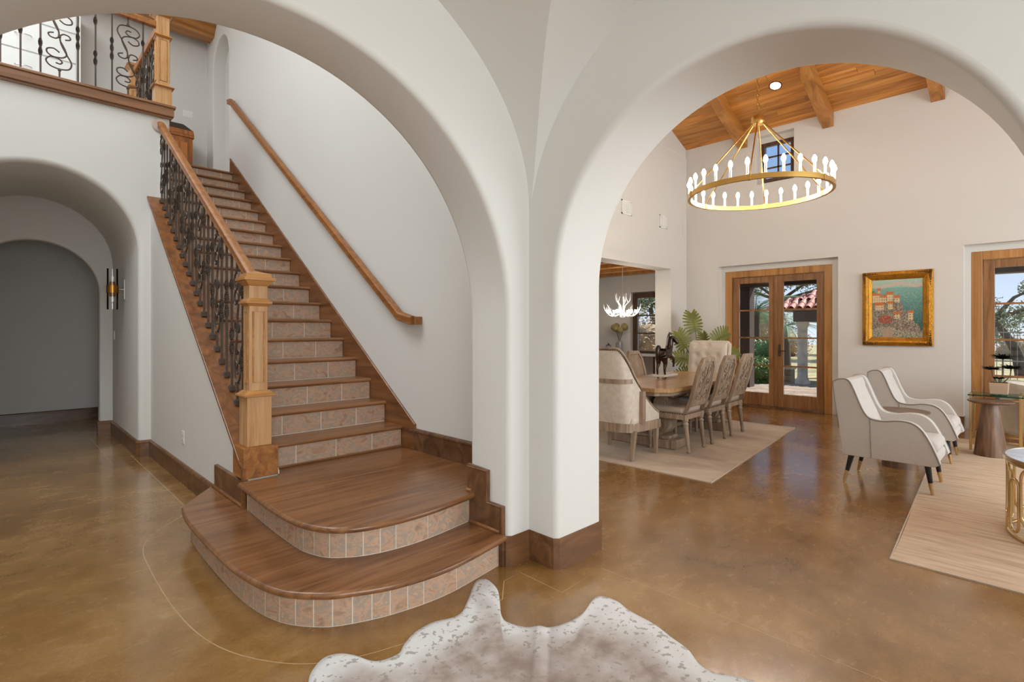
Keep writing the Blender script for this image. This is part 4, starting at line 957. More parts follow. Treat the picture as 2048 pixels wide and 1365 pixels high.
DAM = plain('damask_cream', srgb(216, 203, 187), .85, bump=.15, bscale=160, sheen=.2, var=.09, vscale=22, spec=.2)
def host_chair():
    t = thing('host_chair', 'tall barrel back host chair with cream damask, nailhead trim and wooden band, seen from behind', 'chair', dpos(4.84, 3.31), -PI/2+DR)
    half = [((0, -.30), 1.13), ((.12, -.297), 1.13), ((.215, -.275), 1.12), ((.262, -.225), 1.0), ((.285, -.15), .83), ((.305, -.03), .66), ((.315, .10), .545), ((.318, .20), .485), ((.318, .27), .45)]
    pts = catmull([(p[0], p[1], z) for p, z in half], 6)
    full = [Vector((-p.x, p.y, p.z)) for p in pts[::-1]][:-1]+pts
    lean = lambda p, z: (p.x*(1-.06*max(0, z-.9)), p.y-.16*max(0, (z-.37))*max(0, min(1, (.1-p.y)/.35)), z)
    N = len(full)
    def shell(off, zb):
        V = []; K = 8
        for p in full:
            q = Vector((p.x, p.y, 0)); nn = Vector((-p.x, -(p.y-.1), 0)).normalized()*off
            for k in range(K+1): V.append(lean(q+nn, zb+(p.z-zb)*k/K))
        return V, [(i*(K+1)+k, i*(K+1)+k+1, (i+1)*(K+1)+k+1, (i+1)*(K+1)+k) for i in range(N-1) for k in range(K)]
    MB().add(*shell(0, .36)).build('outer_back', DAM, t, smooth=60)
    MB().add(*shell(.055, .40)).build('inner_back', DAM, t, smooth=60)
    top = [Vector(lean(p+Vector((-p.x, -(p.y-.1), 0)).normalized()*.027, p.z)) for p in full]
    MB().tube(top, .036, 8, sq=(1, .55)).build('edge_frame', GREYW, t, smooth=50)
    m = MB(); s = cum(top); L = s[-1]; n = int(L/.02)
    for i in range(n):
        p = at(top, s, L*(i+.5)/n); nn = Vector((p.x, p.y-.0, 0)).normalized(); m.ball(p+nn*.034+Vector((0, 0, .004)), .0068, 6, 4)
    m.build('nailheads', NAIL, t)['kind'] = 'stuff'
    band = [p for p in full if p.z > .86]
    m = MB(); V = []
    for p in band:
        nn = Vector((p.x, p.y-.1, 0)).normalized()
        for z, d in ((.79, .0), (.79, .014), (.835, .014), (.835, .0)): V.append(lean(Vector((p.x, p.y, 0))+nn*d, z))
    m.add(V, [(4*i+e, 4*i+(e+1) % 4, 4*i+4+(e+1) % 4, 4*i+4+e) for i in range(len(band)-1) for e in range(4)]); m.build('middle_band', GREYW, t, smooth=30)
    MB().sweep([(-.02, .285), (.018, .285), (.018, .375), (-.02, .375)], [(p.x, p.y) for p in full]).build('base_rail', GREYW, t, smooth=50)
    for s_ in (-1, 1): MB().box(s_*.305-.012, -.10-.02, .36, s_*.305+.02*s_+.012, -.06, .70).build('side_stile', GREYW, t, bevel=.004)
    MB().box(-.29, -.24, .32, .29, .28, .44).build('seat', CREAM, t, bevel=.04, seg=4, smooth=60)
    for x, y, dy in ((-.28, -.20, -.05), (.28, -.20, -.05), (-.29, .25, 0), (.29, .25, 0)):
        MB().add([(x+a*w_+0, y+b*w_+(dy if z == 0 else 0), z) for z, w_ in ((0, .017), (.30, .026)) for a, b in ((-1,-1),(1,-1),(1,1),(-1,1))], [(0,3,2,1),(4,5,6,7),(0,1,5,4),(1,2,6,5),(2,3,7,6),(3,0,4,7)]).build('leg', GREYW, t, bevel=.004)
host_chair()
def tufted():
    t = thing('host_chair', 'cream button tufted host chair at the far end of the table by the french doors', 'chair', dpos(7.62, 3.60), PI/2+DR)
    tf = [(-.16+.32*(j % 2)*.5+.16*i, .62+.16*j) for j in range(4) for i in range(3)]
    def f(sgn):
        def fn(i, j):
            u = -.30+.6*i; w_ = .40+.74*j; e = min(i, 1-i, 1-j); d = .045*min(1, e/.12)**.5
            for (a, b) in tf: d -= .028*math.exp(-((u-a)**2+(w_-b)**2)/.0016)
            return (u, -.26-.16*(w_-.4)+sgn*(.035+max(0, d)), w_)
        return fn
    m = MB().grid(f(1), 40, 44).grid(lambda i, j: (-.30+.6*i, -.33-.16*.74*j, .40+.74*j), 4, 4); m.build('back', CREAM, t, smooth=70)
    MB().tube([(-.30, -.30, .40), (-.30, -.30-.118, 1.12), (-.28, -.30-.12, 1.14), (.28, -.30-.12, 1.14), (.30, -.30-.118, 1.12), (.30, -.30, .40)], .032, 8).build('piped_edge', CREAM, t, smooth=60)
    b0 = None
    for a, b in tf: MB().ball((a, -.26-.16*(b-.4)+.05, b), .011, 8, 5).build('button', CREAM, t, smooth=80)
    MB().box(-.3, -.3, .34, .3, .26, .47).build('seat', CREAM, t, bevel=.04, seg=4, smooth=60)
    MB().box(-.29, -.3, .28, .29, .25, .35).build('seat_frame', GREYW, t, bevel=.006)
    for x, y in ((-.26, -.26), (.26, -.26), (-.26, .22), (.26, .22)): MB().frus((x, y), .034, 0, .05, .30).build('leg', GREYW, t, bevel=.004)
tufted()

# horse sculpture
def skin(name, V, E, R, mat, parent, root=0, sub=2):
    me = bpy.data.meshes.new(name); bm = bmesh.new(); ly = bm.verts.layers.skin.verify(); vv = []
    for i, p in enumerate(V):
        v = bm.verts.new(p); r = R[i]; v[ly].radius = (r, r) if not isinstance(r, tuple) else r; v[ly].use_root = (i == root); vv.append(v)
    for a, b in E: bm.edges.new((vv[a], vv[b]))
    bm.to_mesh(me); bm.free(); me.materials.append(mat)
    o = bpy.data.objects.new(name, me); COL.objects.link(o); o.parent = parent
    s = o.modifiers.new('skin', 'SKIN'); s.use_smooth_shade = True; s.branch_smoothing = .4
    s = o.modifiers.new('sub', 'SUBSURF'); s.levels = sub; s.render_levels = sub
    return o
hp = dpos(6.17, 3.45)
hs = thing('horse_sculpture', 'dark bronze prancing horse sculpture on a clear base on the dining table', 'sculpture', (hp[0], hp[1], .0095+TZ), math.radians(4))
BRZ = plain('dark_bronze', srgb(58, 42, 34), .25, .7, coat=.3)
HV = [(-.10,0,.335),(-.02,0,.315),(.07,0,.325),(.115,0,.355),(.15,0,.42),(.152,-.008,.485),(.158,-.02,.528),(.178,-.048,.515),(.19,-.078,.472),(.196,-.092,.44),
      (-.115,.036,.29),(-.085,.042,.20),(-.125,.042,.125),(-.11,.042,.03),(-.095,.042,.008),
      (-.115,-.036,.29),(-.06,-.042,.20),(-.095,-.042,.12),(-.07,-.042,.03),(-.055,-.042,.008),
      (.085,.036,.28),(.09,.04,.16),(.085,.04,.03),(.10,.04,.008),
      (.085,-.036,.28),(.175,-.042,.255),(.18,-.042,.165),(.165,-.042,.14)]
HR = [.074,.066,.072,.060,.050,.042,.036,.037,.026,.021,.05,.031,.016,.012,.017,.05,.031,.016,.012,.017,.038,.02,.012,.017,.038,.021,.013,.016]
HE = [(0,1),(1,2),(2,3),(3,4),(4,5),(5,6),(6,7),(7,8),(8,9),(0,10),(10,11),(11,12),(12,13),(13,14),(0,15),(15,16),(16,17),(17,18),(18,19),(2,20),(20,21),(21,22),(22,23),(2,24),(24,25),(25,26),(26,27)]
hb = skin('body', HV, HE, HR, BRZ, hs, 1)
MB().tube(catmull([(-.13,0,.355),(-.17,0,.385),(-.20,0,.35),(-.205,0,.26),(-.19,0,.20)], 5), [.012+.016*math.sin(PI*k/20) for k in range(21)], 8).build('tail', BRZ, hs, smooth=60)
MB().tube(catmull([(.165,0,.56),(.125,0,.53),(.095,0,.46),(.065,0,.385)], 5), [.012+.012*math.sin(PI*k/15) for k in range(16)], 6, sq=(.6, 1.2)).build('mane', BRZ, hs, smooth=60)
for s in (-1, 1): MB().tube([(.165, s*.014, .535), (.168, s*.018, .575)], [.009, .002], 6).build('ear', BRZ, hs, smooth=60)
ACR = glassmat('acrylic', srgb(225, 228, 230), .05)
MB().box(-.18, -.085, 0, .22, .085, .028).build('base', plain('clear_acrylic', srgb(226, 222, 214), .12, spec=.7), hs, bevel=.006)
hs.children[0].location.z = .026
for ch_ in hs.children:
    if ch_.name.startswith(('tail', 'mane', 'ear')): ch_.location.z = .026

# split leaf plant by the french doors
GRN = plain('leaf_green', srgb(112, 116, 44), .45, var=.25, vscale=8)
GRNB = GRN
STEM = plain('plant_stem', srgb(96, 90, 48), .5)
def split_leaf(n=9, w_=.5):
    m = MB(); m.tube([(0, 0, 0), (0, .5, .01), (0, 1, -.03)], [.018, .014, .004], 5)
    for s in (-1, 1):
        for i in range(n):
            v = .02+.93*i/n; a = math.radians(112-82*i/n); L = w_*(.62+.5*math.sin(PI*(i+1.2)/(n+1.8))); wd = .098
            d = Vector((s*math.sin(a), math.cos(a), 0)); q = Vector((-d.y, d.x, 0))*wd/2; b = Vector((0, v, 0)); z = Vector((0, 0, -1))
            V = [b-q*1.1, b+q*1.1, b+d*L*.55+q*1.25+z*.03, b+d*L*.55-q*1.25+z*.03, b+d*L*.92+q*.9+z*.09, b+d*L*.92-q*.9+z*.09, b+d*L+z*.11]
            m.add(V, [(0,1,2,3), (3,2,4,5), (5,4,6)])
    return m
pl = thing('split_leaf_plant', 'large split leaf philodendron in the corner beside the french doors', 'plant', (8.55, 4.12, 0), world=True)
PB = Vector((8.55, 4.12, 0))
MB().lathe([(.0, 0), (.15, 0), (.19, .36), (.2, .38), (.17, .38), (.165, .33), (0, .33)], PB, 28, cap=False).build('pot', plain('clay_pot', srgb(120, 108, 98), .7), pl, smooth=40)
MB().lathe([(0, .334), (.16, .334), (.0, .35)], PB, 20, cap=False).build('soil', plain('soil', srgb(52, 40, 30), .95), pl)
def leaf_at(px, py, t_, size, ang, mat, yaw=0, tilt=.25):
    p = Vector((0, 0, 1.35))+zray(px, py)*t_
    m = split_leaf(); F_ = Vector((math.cos(AV), math.sin(AV), 0)); R_ = Vector((math.sin(AV), -math.cos(AV), 0))
    M_ = Matrix((R_, Vector((0, 0, 1)), -F_)).transposed().to_4x4()
    T = Matrix.Translation(p) @ M_ @ Matrix.Rotation(ang, 4, 'Z') @ Matrix.Rotation(-tilt, 4, 'X') @ Matrix.Rotation(yaw, 4, 'Y') @ Matrix.Scale(size, 4) @ Matrix.Translation((0, -.0, 0))
    m.v = [tuple(T @ Vector(v)) for v in m.v]; lf = m.build('leaf', mat, pl)
    b = T @ Vector((0, 0, 0)); c = (PB+Vector((0, 0, .36))).lerp(b, .6)+Vector((0, 0, .08))
    MB().tube(catmull([PB+Vector((0, 0, .34)), c, b], 6), .008, 6).build('stem', STEM, pl, smooth=60)
for a in ((1391, 662, 9.1, .34, math.radians(8), GRN, .1), (1371, 694, 8.9, .30, math.radians(24), GRN, -.3), (1428, 682, 9.0, .33, math.radians(-62), GRNB, .2), (1413, 694, 9.2, .26, math.radians(10), GRN, .3),
          (1384, 722, 8.9, .30, math.radians(75), GRN, .2), (1452, 712, 8.8, .26, math.radians(-75), GRNB, -.2), (1440, 722, 9.2, .28, math.radians(-110), GRN, .2), (1376, 745, 9.0, .26, math.radians(120), GRN, 0)):
    leaf_at(*a)

# breakfast room console with vases
cs = thing('console_table', 'pale console table under the breakfast room window', 'table', (9.0, 6.0, 0))
MB().box(-.22, -.95, .84, .22, .95, .88).build('top', plain('pale_stone', srgb(196, 196, 196), .25), cs, bevel=.006)
for y in (-.85, .85):
    for x in (-.17, .17): MB().box(x-.02, y-.02, 0, x+.02, y+.02, .84).build('leg', IRON, cs)
MB().box(-.18, -.86, .14, .18, .86, .17).build('shelf', plain('pale_stone2', srgb(186, 184, 182), .3), cs, bevel=.004)
CER = plain('striped_ceramic', srgb(150, 146, 142), .35)
def onX(px, py, x):
    d = zray(px, py); return Vector((0, 0, 1.35))+d*(x/d.x)
v1 = onX(1239, 700, 9.0)
vs_ = thing('vase', 'ribbed pale ceramic vase holding round dried flower heads', 'vase', (9.0, v1.y, .88))
MB().lathe([(0, 0), (.062, 0), (.068, .02), (.068, .20), (.06, .225), (.03, .235), (.03, .262), (.024, .262), (.024, .23), (0, .2)], n=24, cap=False).build('body', CER, vs_, smooth=40)
m = MB()
for i in range(12): a = 2*PI*i/12; m.tube([(.069*math.cos(a), .069*math.sin(a), .02), (.069*math.cos(a), .069*math.sin(a), .2)], .006, 5)
m.build('ribs', CER, vs_, smooth=60)['kind'] = 'stuff'
fl = thing('flower_stems', 'bunch of olive round dried flower heads in the ribbed vase', 'flowers', (9.0, v1.y, 1.10))
DRY = plain('dried_flower', srgb(150, 134, 86), .85, bump=.6, bscale=60, var=.2, vscale=30)
for i in range(7):
    a = 2*PI*i/7; r_ = .085 if i else .01; h = .25+.07*((i*3) % 4)/3
    q = Vector((r_*.8*math.cos(a), r_*1.5*math.sin(a), h))
    fh = MB().ball(q, .066, 12, 8).build('flower_head', DRY, fl, smooth=60); MB().tube([(0, 0, 0), q*.5+Vector((0, 0, .04)), q], .004, 5).build('stem', STEM, fl)
v2 = onX(1217, 705, 9.0)
jr = thing('lidded_jar', 'squat ribbed ceramic jar with a dark lid beside the vase', 'jar', (9.0, v2.y, .88))
MB().lathe([(0, 0), (.055, 0), (.06, .02), (.06, .13), (.05, .145), (0, .145)], n=24, cap=False).build('body', CER, jr, smooth=40)
MB().lathe([(0, .145), (.054, .145), (.054, .158), (.02, .165), (.012, .175), (.016, .19), (0, .2)], n=24, cap=False).build('lid', plain('dark_lid2', srgb(54, 46, 42), .4), jr, smooth=40)

# ------------------------------------------------------------------ living room seating
def armchair(loc, rz_, label):
    t = thing('armchair', label, 'armchair', loc, rz_, 'pale upholstered armchairs')
    side = [(.0, .235), (-.035, .55), (-.072, .84), (-.06, .885), (-.015, .905), (.045, .895), (.085, .82), (.13, .70), (.17, .615), (.215, .575), (.30, .565), (.40, .58), (.49, .572), (.555, .525), (.61, .43), (.655, .32), (.675, .26), (.64, .235)]
    sm = [(p.x, p.y) for p in catmull([(a, b, 0) for a, b in side[1:-1]], 4)]
    sm = [side[0]]+sm+[side[-1]]
    for s in (-1, 1):
        x0, x1 = (s*.315, s*.235)
        o = MB().prism(sm, x0, x1, lambda u, v, w_: (w_, u, v)).build('side_panel', BOUCLE, t, smooth=30, bevel=.018, seg=3)
        MB().tube([(s*.316, a, b) for a, b in sm[1:-1]], .0055, 6).build('piping', PIPING, o, smooth=60)
        MB().tube([(s*.3165, .215, .235), (s*.3165, .21, .40), (s*.3165, .205, .57)], .003, 5).build('seam', PIPING, o)
    tf = [(-.10+.2*i+(.1 if j % 2 else 0)-.05, .55+.09*j) for j in range(4) for i in range(2)]
    def fn(i, j):
        u = -.245+.49*i; w_ = .40+.49*j; d = .03*math.sin(PI*i)**.4
        for a, b in tf: d -= .018*math.exp(-((u-a)**2+(w_-b)**2)/.0012)
        return (u, .215-.20*((w_-.4)/.49)**1.05+d, w_)
    bk = MB().grid(fn, 36, 30).grid(lambda i, j: (-.245+.49*i, fn(.5, 1)[1]-.085*j, .89+.012*math.sin(PI*j)), 4, 5)
    bo = bk.build('back_cushion', BOUCLE, t, smooth=70)
    for a, b in tf: MB().ball((a, .215-.20*((b-.4)/.49)+.012, b), .009, 8, 5).build('button', BOUCLE, bo, smooth=80)
    MB().prism([(0, .235), (-.066, .84), (-.055, .885), (.04, .895), (.06, .84), (.12, .235)], -.24, .24, lambda u, v, w_: (w_, u, v)).build('back_panel', BOUCLE, t, bevel=.012)
    MB().box(-.238, .10, .235, .238, .655, .33).build('seat_base', BOUCLE, t, bevel=.03, seg=3, smooth=60)
    MB().box(-.236, .16, .32, .236, .655, .435).build('seat_cushion', BOUCLE, t, bevel=.05, seg=4, smooth=60)
    for x in (-.235, .235):
        for y, dy in ((.055, -.055), (.585, .035)):
            a, b = Vector((x, y, .24)), Vector((x*1.08, y+dy, -.0095 if y < .3 else 0)); c = a.lerp(b, .62)
            lg = MB().tube([a, c], [.024, .0165], 12).build('leg', BLACK, t, smooth=50); MB().tube([c, b], [.0168, .0115], 12).build('ferrule', GOLDP, lg, smooth=50)
    return t
A1 = armchair((5.66, 1.254, .0095), PI, 'pale boucle armchair with tapered black legs in front of its twin')
copy_tree(A1, (7.05, 1.27, .0095), PI, 'pale boucle armchair beside the wall with the gold framed painting')
def drum(loc, label, h, rb, rt, rtop):
    t = thing('drum_table', label, 'side table', loc, 0, 'conical wooden side tables')
    MB().lathe([(0, 0), (rb, 0), (rb*.98, .02), (rt, h-.03), (0, h-.03)], n=36, cap=False).build('pedestal', DRUMW, t, smooth=40)
    MB().lathe([(0, h-.03), (rtop*.8, h-.03), (rtop, h-.012), (rtop, h), (0, h)], n=48, cap=False).build('top', DRUMW, t, smooth=40)
drum((6.36, 1.0, 0.0), 'dark wooden conical side table between the two armchairs', .555, .15, .09, .24)
drum((7.55, .40, .009), 'brown wooden conical side table in front of the glass topped gold table', .585, .14, .07, .19)
gt = thing('glass_side_table', 'gold framed side table with teal edged glass top by the right french doors', 'side table', (7.95, .37, .009), world=True)
GZ2 = .615
MB().box(7.74, .15, GZ2, 8.16, .60, GZ2+.014).build('glass_top', TEAL, gt, bevel=.002)
for x in (7.76, 8.14):
    for y in (.175, .575): MB().box(x-.012, y-.012, .009, x+.012, y+.012, GZ2+.03).build('leg', GOLDP, gt, bevel=.002)
for z in (.12, GZ2-.04):
    for y in (.175, .575): MB().box(7.76, y-.009, z, 8.14, y+.009, z+.018).build('rail', GOLDP, gt)
    for x in (7.76, 8.14): MB().box(x-.009, .175, z, x+.009, .575, z+.018).build('rail', GOLDP, gt)
ptp = onX(1998, 793, 7.93)
pp = thing('potted_plant', 'small bushy tabletop tree in a beige square planter on the glass table', 'plant', (7.93, ptp.y, GZ2+.023))
MB().frus((0, 0), .15, 0, .165, .125).build('planter', plain('beige_planter', srgb(190, 160, 132), .7), pp, bevel=.008)
MB().box(-.07, -.07, .12, .07, .07, .127).build('soil', plain('soil2', srgb(60, 48, 36), .95), pp)
DG = plain('dark_needle', srgb(44, 52, 34), .6, var=.2, vscale=20)
rng = random.Random(11)
for i, (q, c) in enumerate((((.02, .06, .27), .085), ((-.01, -.03, .40), .115), ((-.04, -.10, .29), .10), ((0, .0, .17), .05))):
    MB().tube([(q[0]*.3, q[1]*.3, .12), (q[0]*.7, q[1]*.9, .2 if q[2] > .2 else .14), q], .006, 5).build('branch', STEM, pp)
    m = MB()
    for k in range(150):
        a = rng.uniform(0, 2*PI); e = rng.uniform(-.1, .5); L = c*rng.uniform(.8, 1.4)
        d = Vector((math.cos(a)*math.cos(e), math.sin(a)*math.cos(e), math.sin(e)*.7))
        sd = Vector((-d.y, d.x, 0)).normalized()*.010; b = Vector(q); m.add([b-sd, b+sd, b+d*L*.6+sd*1.3, b+d*L, b+d*L*.6-sd*1.3], [(0,1,2,3,4)])
    m.build('foliage', DG, pp)['kind'] = 'stuff'
bc = thing('barrel_chair', 'cream rounded chair edge behind the glass topped gold table', 'chair', (8.52, -.05, .0095))
def bfn(i, j):
    a = -.15+(PI+.3)*i; r = .36+.03*math.sin(PI*j); return (r*math.cos(a)*1.0, r*math.sin(a), .14+(.54+.05*math.sin(PI*i))*j)
MB().grid(bfn, 36, 10).build('shell', CREAM, bc, smooth=70, solid=.07)
MB().lathe([(0, .14), (.33, .14), (.34, .2), (.34, .38), (.3, .44), (0, .45)], n=32, cap=False).build('seat', CREAM, bc, smooth=60)
for i in range(4): a = PI/4+PI/2*i; MB().frus((.24*math.cos(a), .24*math.sin(a)), .025, 0, .035, .15).build('leg', GOLD, bc)

CT = Vector((4.86, -.30, .009)); CTR = .50; CTZ = .50
ctb = thing('coffee_table', 'round marble topped coffee table on a gold oval link base', 'table', tuple(CT))
MB().lathe([(0, CTZ), (CTR*.96, CTZ), (CTR*.97, CTZ+.012), (0, CTZ+.012)], n=64, cap=False).build('top', mottled('marble', [(.35, srgb(196, 200, 198)), (.6, srgb(232, 232, 228))], 5, .12, rand=False, bump=0), ctb, smooth=40)
MB().lathe([(CTR*.97, CTZ-.01), (CTR, CTZ-.01), (CTR, CTZ+.014), (CTR*.97, CTZ+.014), (CTR*.97, CTZ-.01)], n=64, cap=False).build('rim', GOLDP, ctb, smooth=40)
RB = CTR*.95
for z, r_ in ((.012, .011), (CTZ-.025, .009)): MB().tube([(RB*math.cos(2*PI*k/64), RB*math.sin(2*PI*k/64), z) for k in range(64)], r_, 8, closed=True).build('base_ring', GOLDP, ctb, smooth=60)
def link(a, w_, z0, z1):
    hw = w_/2; pts = []
    for k in range(28):
        an = 2*PI*k/28; u = hw*math.copysign(abs(math.cos(an))**.7, math.cos(an)); v = (z0+z1)/2
        rr = hw/RB; zz = (z1-hw*1.0 if math.sin(an) > 0 else z0+hw*1.0)+hw*math.sin(an)
        aa = a+hw*math.cos(an)/RB; pts.append((RB*math.cos(aa), RB*math.sin(aa), zz))
    return pts
for i in range(10):
    a = 2*PI*i/10+.1
    MB().tube(link(a, .10, .04, .38), .0085, 8, closed=True).build('oval_link', GOLDP, ctb, smooth=60)
    MB().tube(link(a+PI/10, .16, .10, CTZ-.03), .0085, 8, closed=True).build('oval_link', GOLDP, ctb, smooth=60)
    aa = a+PI/10; MB().tube([(RB*math.cos(aa), RB*math.sin(aa), .01), (RB*math.cos(aa), RB*math.sin(aa), .10)], .008, 8).build('post', GOLDP, ctb)

# painting
pt = thing('framed_painting', 'coastal village painting in an ornate gold frame on the living room wall', 'painting', (9.298, 1.495, 1.66))
PY, PZ = .418, .54
FG = plain('gilt_frame', srgb(188, 132, 44), .38, .75, bump=.35, bscale=60, var=.2, vscale=18)
FD = plain('gilt_corner', srgb(120, 84, 40), .45, .7, bump=.6, bscale=70, var=.25, vscale=40)
def framering(y, z, w_, d0, d1, name, mat):
    m = MB(); P = [(-y, -z), (y, -z), (y, z), (-y, z)]; Q = [(-y+w_, -z+w_), (y-w_, -z+w_), (y-w_, z-w_), (-y+w_, z-w_)]
    for i in range(4):
        j = (i+1) % 4; q = [P[i], P[j], Q[j], Q[i]]
        m.add([(-d, a, b) for dd in (0, 1) for (a, b), d in zip(q, ((0,)*4 if dd == 0 else (d0, d0, d1, d1)))], [(0,3,2,1),(4,5,6,7),(0,1,5,4),(1,2,6,5),(2,3,7,6),(3,0,4,7)])
    return m.build(name, mat, pt, bevel=.004)
framering(PY, PZ, .05, .045, .06, 'outer_moulding', FG); framering(PY-.045, PZ-.045, .035, .055, .04, 'inner_moulding', FG); framering(PY-.08, PZ-.08, .04, .045, .02, 'sight_moulding', FG)
for sy in (-1, 1):
    for sz in (-1, 1):
        m = MB(); rng = random.Random(sy*3+sz)
        for k in range(7):
            m.ball((-.055, sy*(PY-.03-.027*k), sz*(PZ-.03)), .022-.0022*k, 8, 6, (.7, 1, 1)); m.ball((-.055, sy*(PY-.03), sz*(PZ-.03-.03*k)), .022-.0022*k, 8, 6, (.7, 1, 1))
        m.build('corner_ornament', FD, pt, smooth=60)['kind'] = 'stuff'
cy_, cz_ = PY-.115, PZ-.115
def paint(u, v, rng):
    # u 0..1 left to right as seen, v 0..1 bottom to top
    n = lambda a: rng.uniform(-a, a)
    mixv = lambda a, b, f: tuple(a[k]+(b[k]-a[k])*max(0, min(1, f)) for k in range(3))
    if v > .86: c = mixv((150, 186, 172), (176, 196, 178), (v-.86)/.14)
    else: c = mixv((50, 96, 92), (128, 172, 158), (v-.2)/.66)
    if .87 < v+.02*math.sin(9*u) < .93: c = (198, 182, 164)
    if rng.random() < .06 and v < .8: c = tuple(min(255, k+40) for k in c)
    ridge = .80-.18*(u/.5) if u < .25 else (.76-.5*(u-.2) if u < .6 else .52-1.05*(u-.6))
    ridge += .03*math.sin(40*u)*math.cos(17*u)
    if v < ridge and u < .95:
        c = (122, 104, 84) if rng.random() < .5 else (104, 100, 76)
        if v < ridge-.22: c = (88, 92, 70) if rng.random() < .45 else (150, 132, 116)
        if u > .5: c = (146, 128, 112) if rng.random() < .6 else (96, 84, 74)
        if rng.random() < .12: c = (196, 182, 160)
    houses = [(.02, .60, .16, .13), (.17, .60, .12, .09), (.30, .58, .12, .16), (.08, .47, .16, .09), (.33, .49, .09, .09), (.45, .32, .12, .08), (.45, .60, .10, .08), (.72, .30, .1, .12), (.12, .76, .05, .05)]
    for (a, b, w_, h) in houses:
        if a < u < a+w_ and b < v < b+h: c = (214, 190, 150) if (int(u*60) % 3 or int(v*70) % 3) else (120, 96, 78)
        if a-.01 < u < a+w_+.01 and b+h <= v < b+h+.045: c = (196, 110, 48)
    if (u-.28)**2/.02+(v-.31)**2/.006 < 1 and rng.random() < .8: c = (184, 62, 46) if rng.random() < .7 else (120, 90, 60)
    if v < .14+.05*math.sin(6*u): c = [(120, 124, 108), (168, 164, 150), (92, 104, 84), (196, 176, 150)][rng.randrange(4)]
    if .22 < u < .42 and v < .16: c = (176, 150, 128)
    return tuple(max(0, min(255, k+n(16))) for k in c)
NU, NV = 84, 116
m = MB().grid(lambda i, j: (-.016, cy_-2*cy_*i, -cz_+2*cz_*j), NU, NV)
mt, t_, b = newmat('oil_painting'); at_ = t_.nodes.new('ShaderNodeAttribute'); at_.attribute_name = 'paint'; t_.links.new(at_.outputs['Color'], b.inputs['Base Color']); b.inputs['Roughness'].default_value = .5
o = m.build('canvas', mt, pt); ca = o.data.attributes.new('paint', 'FLOAT_COLOR', 'POINT'); rng = random.Random(2); k = 0
for j in range(NV+1):
    for i in range(NU+1): ca.data[k].color = (*srgb(*paint(i/NU, j/NV, rng)), 1); k += 1

# ------------------------------------------------------------------ outdoors
PAVE = mottled('patio_stone', [(.3, srgb(124, 106, 92)), (.5, srgb(154, 136, 118)), (.7, srgb(180, 162, 144))], 3, .8, bump=.2)
S(MB().box(9.58, -14, -.3, 60, 40, -.20), 'ground', mottled('dry_grass', [(.3, srgb(120, 112, 74)), (.5, srgb(158, 146, 104)), (.7, srgb(186, 172, 130))], 2, .9, rand=False), 'dry grassy ground outside')
pat = S(MB().box(9.58, -8, -.2, 14.2, 9, -.035), 'patio_slab', plain('mortar', srgb(150, 136, 122), .9), 'stone paved covered patio')
p0 = None
for i in range(8):
    for j in range(-12, 12):
        if p0 is None: p0 = MB().box(-.28, -.34, -.035, .28, .34, -.012).build('paver', PAVE, pat, bevel=.006, seg=1); p0.location = (9.9+i*.58, j*.7, 0)
        else: share(p0, pat, (9.9+i*.58, j*.7+(.35 if i % 2 else 0), 0))
PDW = plain('patio_dark_wood', srgb(74, 58, 52), .6, var=.15, vscale=4)
rf_ = thing('patio_cover', 'dark timber patio cover with posts outside the french doors', 'patio cover', (12.4, 2, 0), world=True)
MB().box(9.6, -8, 2.72, 13.3, 9, 2.85).build('roof_deck', PDW, rf_)
MB().box(12.7, -8, 2.36, 13.0, 9, 2.72).build('header_beam', PDW, rf_, bevel=.01)
for y in (5.05, -2.6): MB().box(12.7, y-.16, -.03, 13.0, y+.16, 2.36).build('post', PDW, rf_, bevel=.01)
for i in range(12): MB().box(9.6, -7+i*1.3, 2.56, 12.7, -6.88+i*1.3, 2.72).build('rafter', PDW, rf_)
# pavilion with tiled roof
def ray_at(px, py, t_): return Vector((0, 0, 1.35))+zray(px, py)*t_
LIME = mottled('limestone', [(.3, srgb(186, 172, 156)), (.6, srgb(222, 210, 196)), (.8, srgb(236, 228, 216))], 4, .8, bump=.1)
pv = thing('garden_pavilion', 'garden pavilion with limestone columns and red barrel tile roof', 'pavilion', (16.5, 4.0, -.2), world=True)
c_a = ray_at(1605, 700, 15.0); c_b = ray_at(1636, 700, 16.2)
ZB, ZT = -.2, 1.58
def column(x, y):
    MB().lathe([(0, ZB), (.2, ZB), (.2, ZB+.06), (.17, ZB+.1), (.15, ZB+.16), (.135, ZB+.2), (.125, ZT-.2), (.14, ZT-.14), (.17, ZT-.08), (.17, ZT), (0, ZT)], (x, y, 0), 20, cap=False).build('column', LIME, pv, smooth=40)
X0, Y0 = c_a.x, c_a.y
for dx_, dy_ in ((0, 0), (2.6, 0), (0, -3.0), (2.6, -3.0)): column(X0+dx_, Y0+dy_)
MB().box(X0-.17, Y0-3.2, ZT, X0+.17, Y0+.2, ZT+.3).box(X0+2.43, Y0-3.2, ZT, X0+2.77, Y0+.2, ZT+.3).box(X0+.17, Y0-.17, ZT, X0+2.43, Y0+.17, ZT+.3).build('lintel', PDW, pv, bevel=.01)
MB().box(X0-.6, Y0-3.6, ZT+.3, X0+3.2, Y0+.6, ZT+.36).build('eave_board', PDW, pv)
cx_, cyv = X0+1.3, Y0-1.5; ex, ey, er = 2.0, 2.2, .95
apex = Vector((cx_, cyv, ZT+.36+er))
TERR = mottled('terracotta', [(.3, srgb(150, 84, 70)), (.5, srgb(186, 122, 104)), (.7, srgb(206, 160, 142))], 5, .7)
corn = [Vector((cx_+a*ex, cyv+b*ey, ZT+.36)) for a, b in ((-1, -1), (-1, 1), (1, 1), (1, -1))]
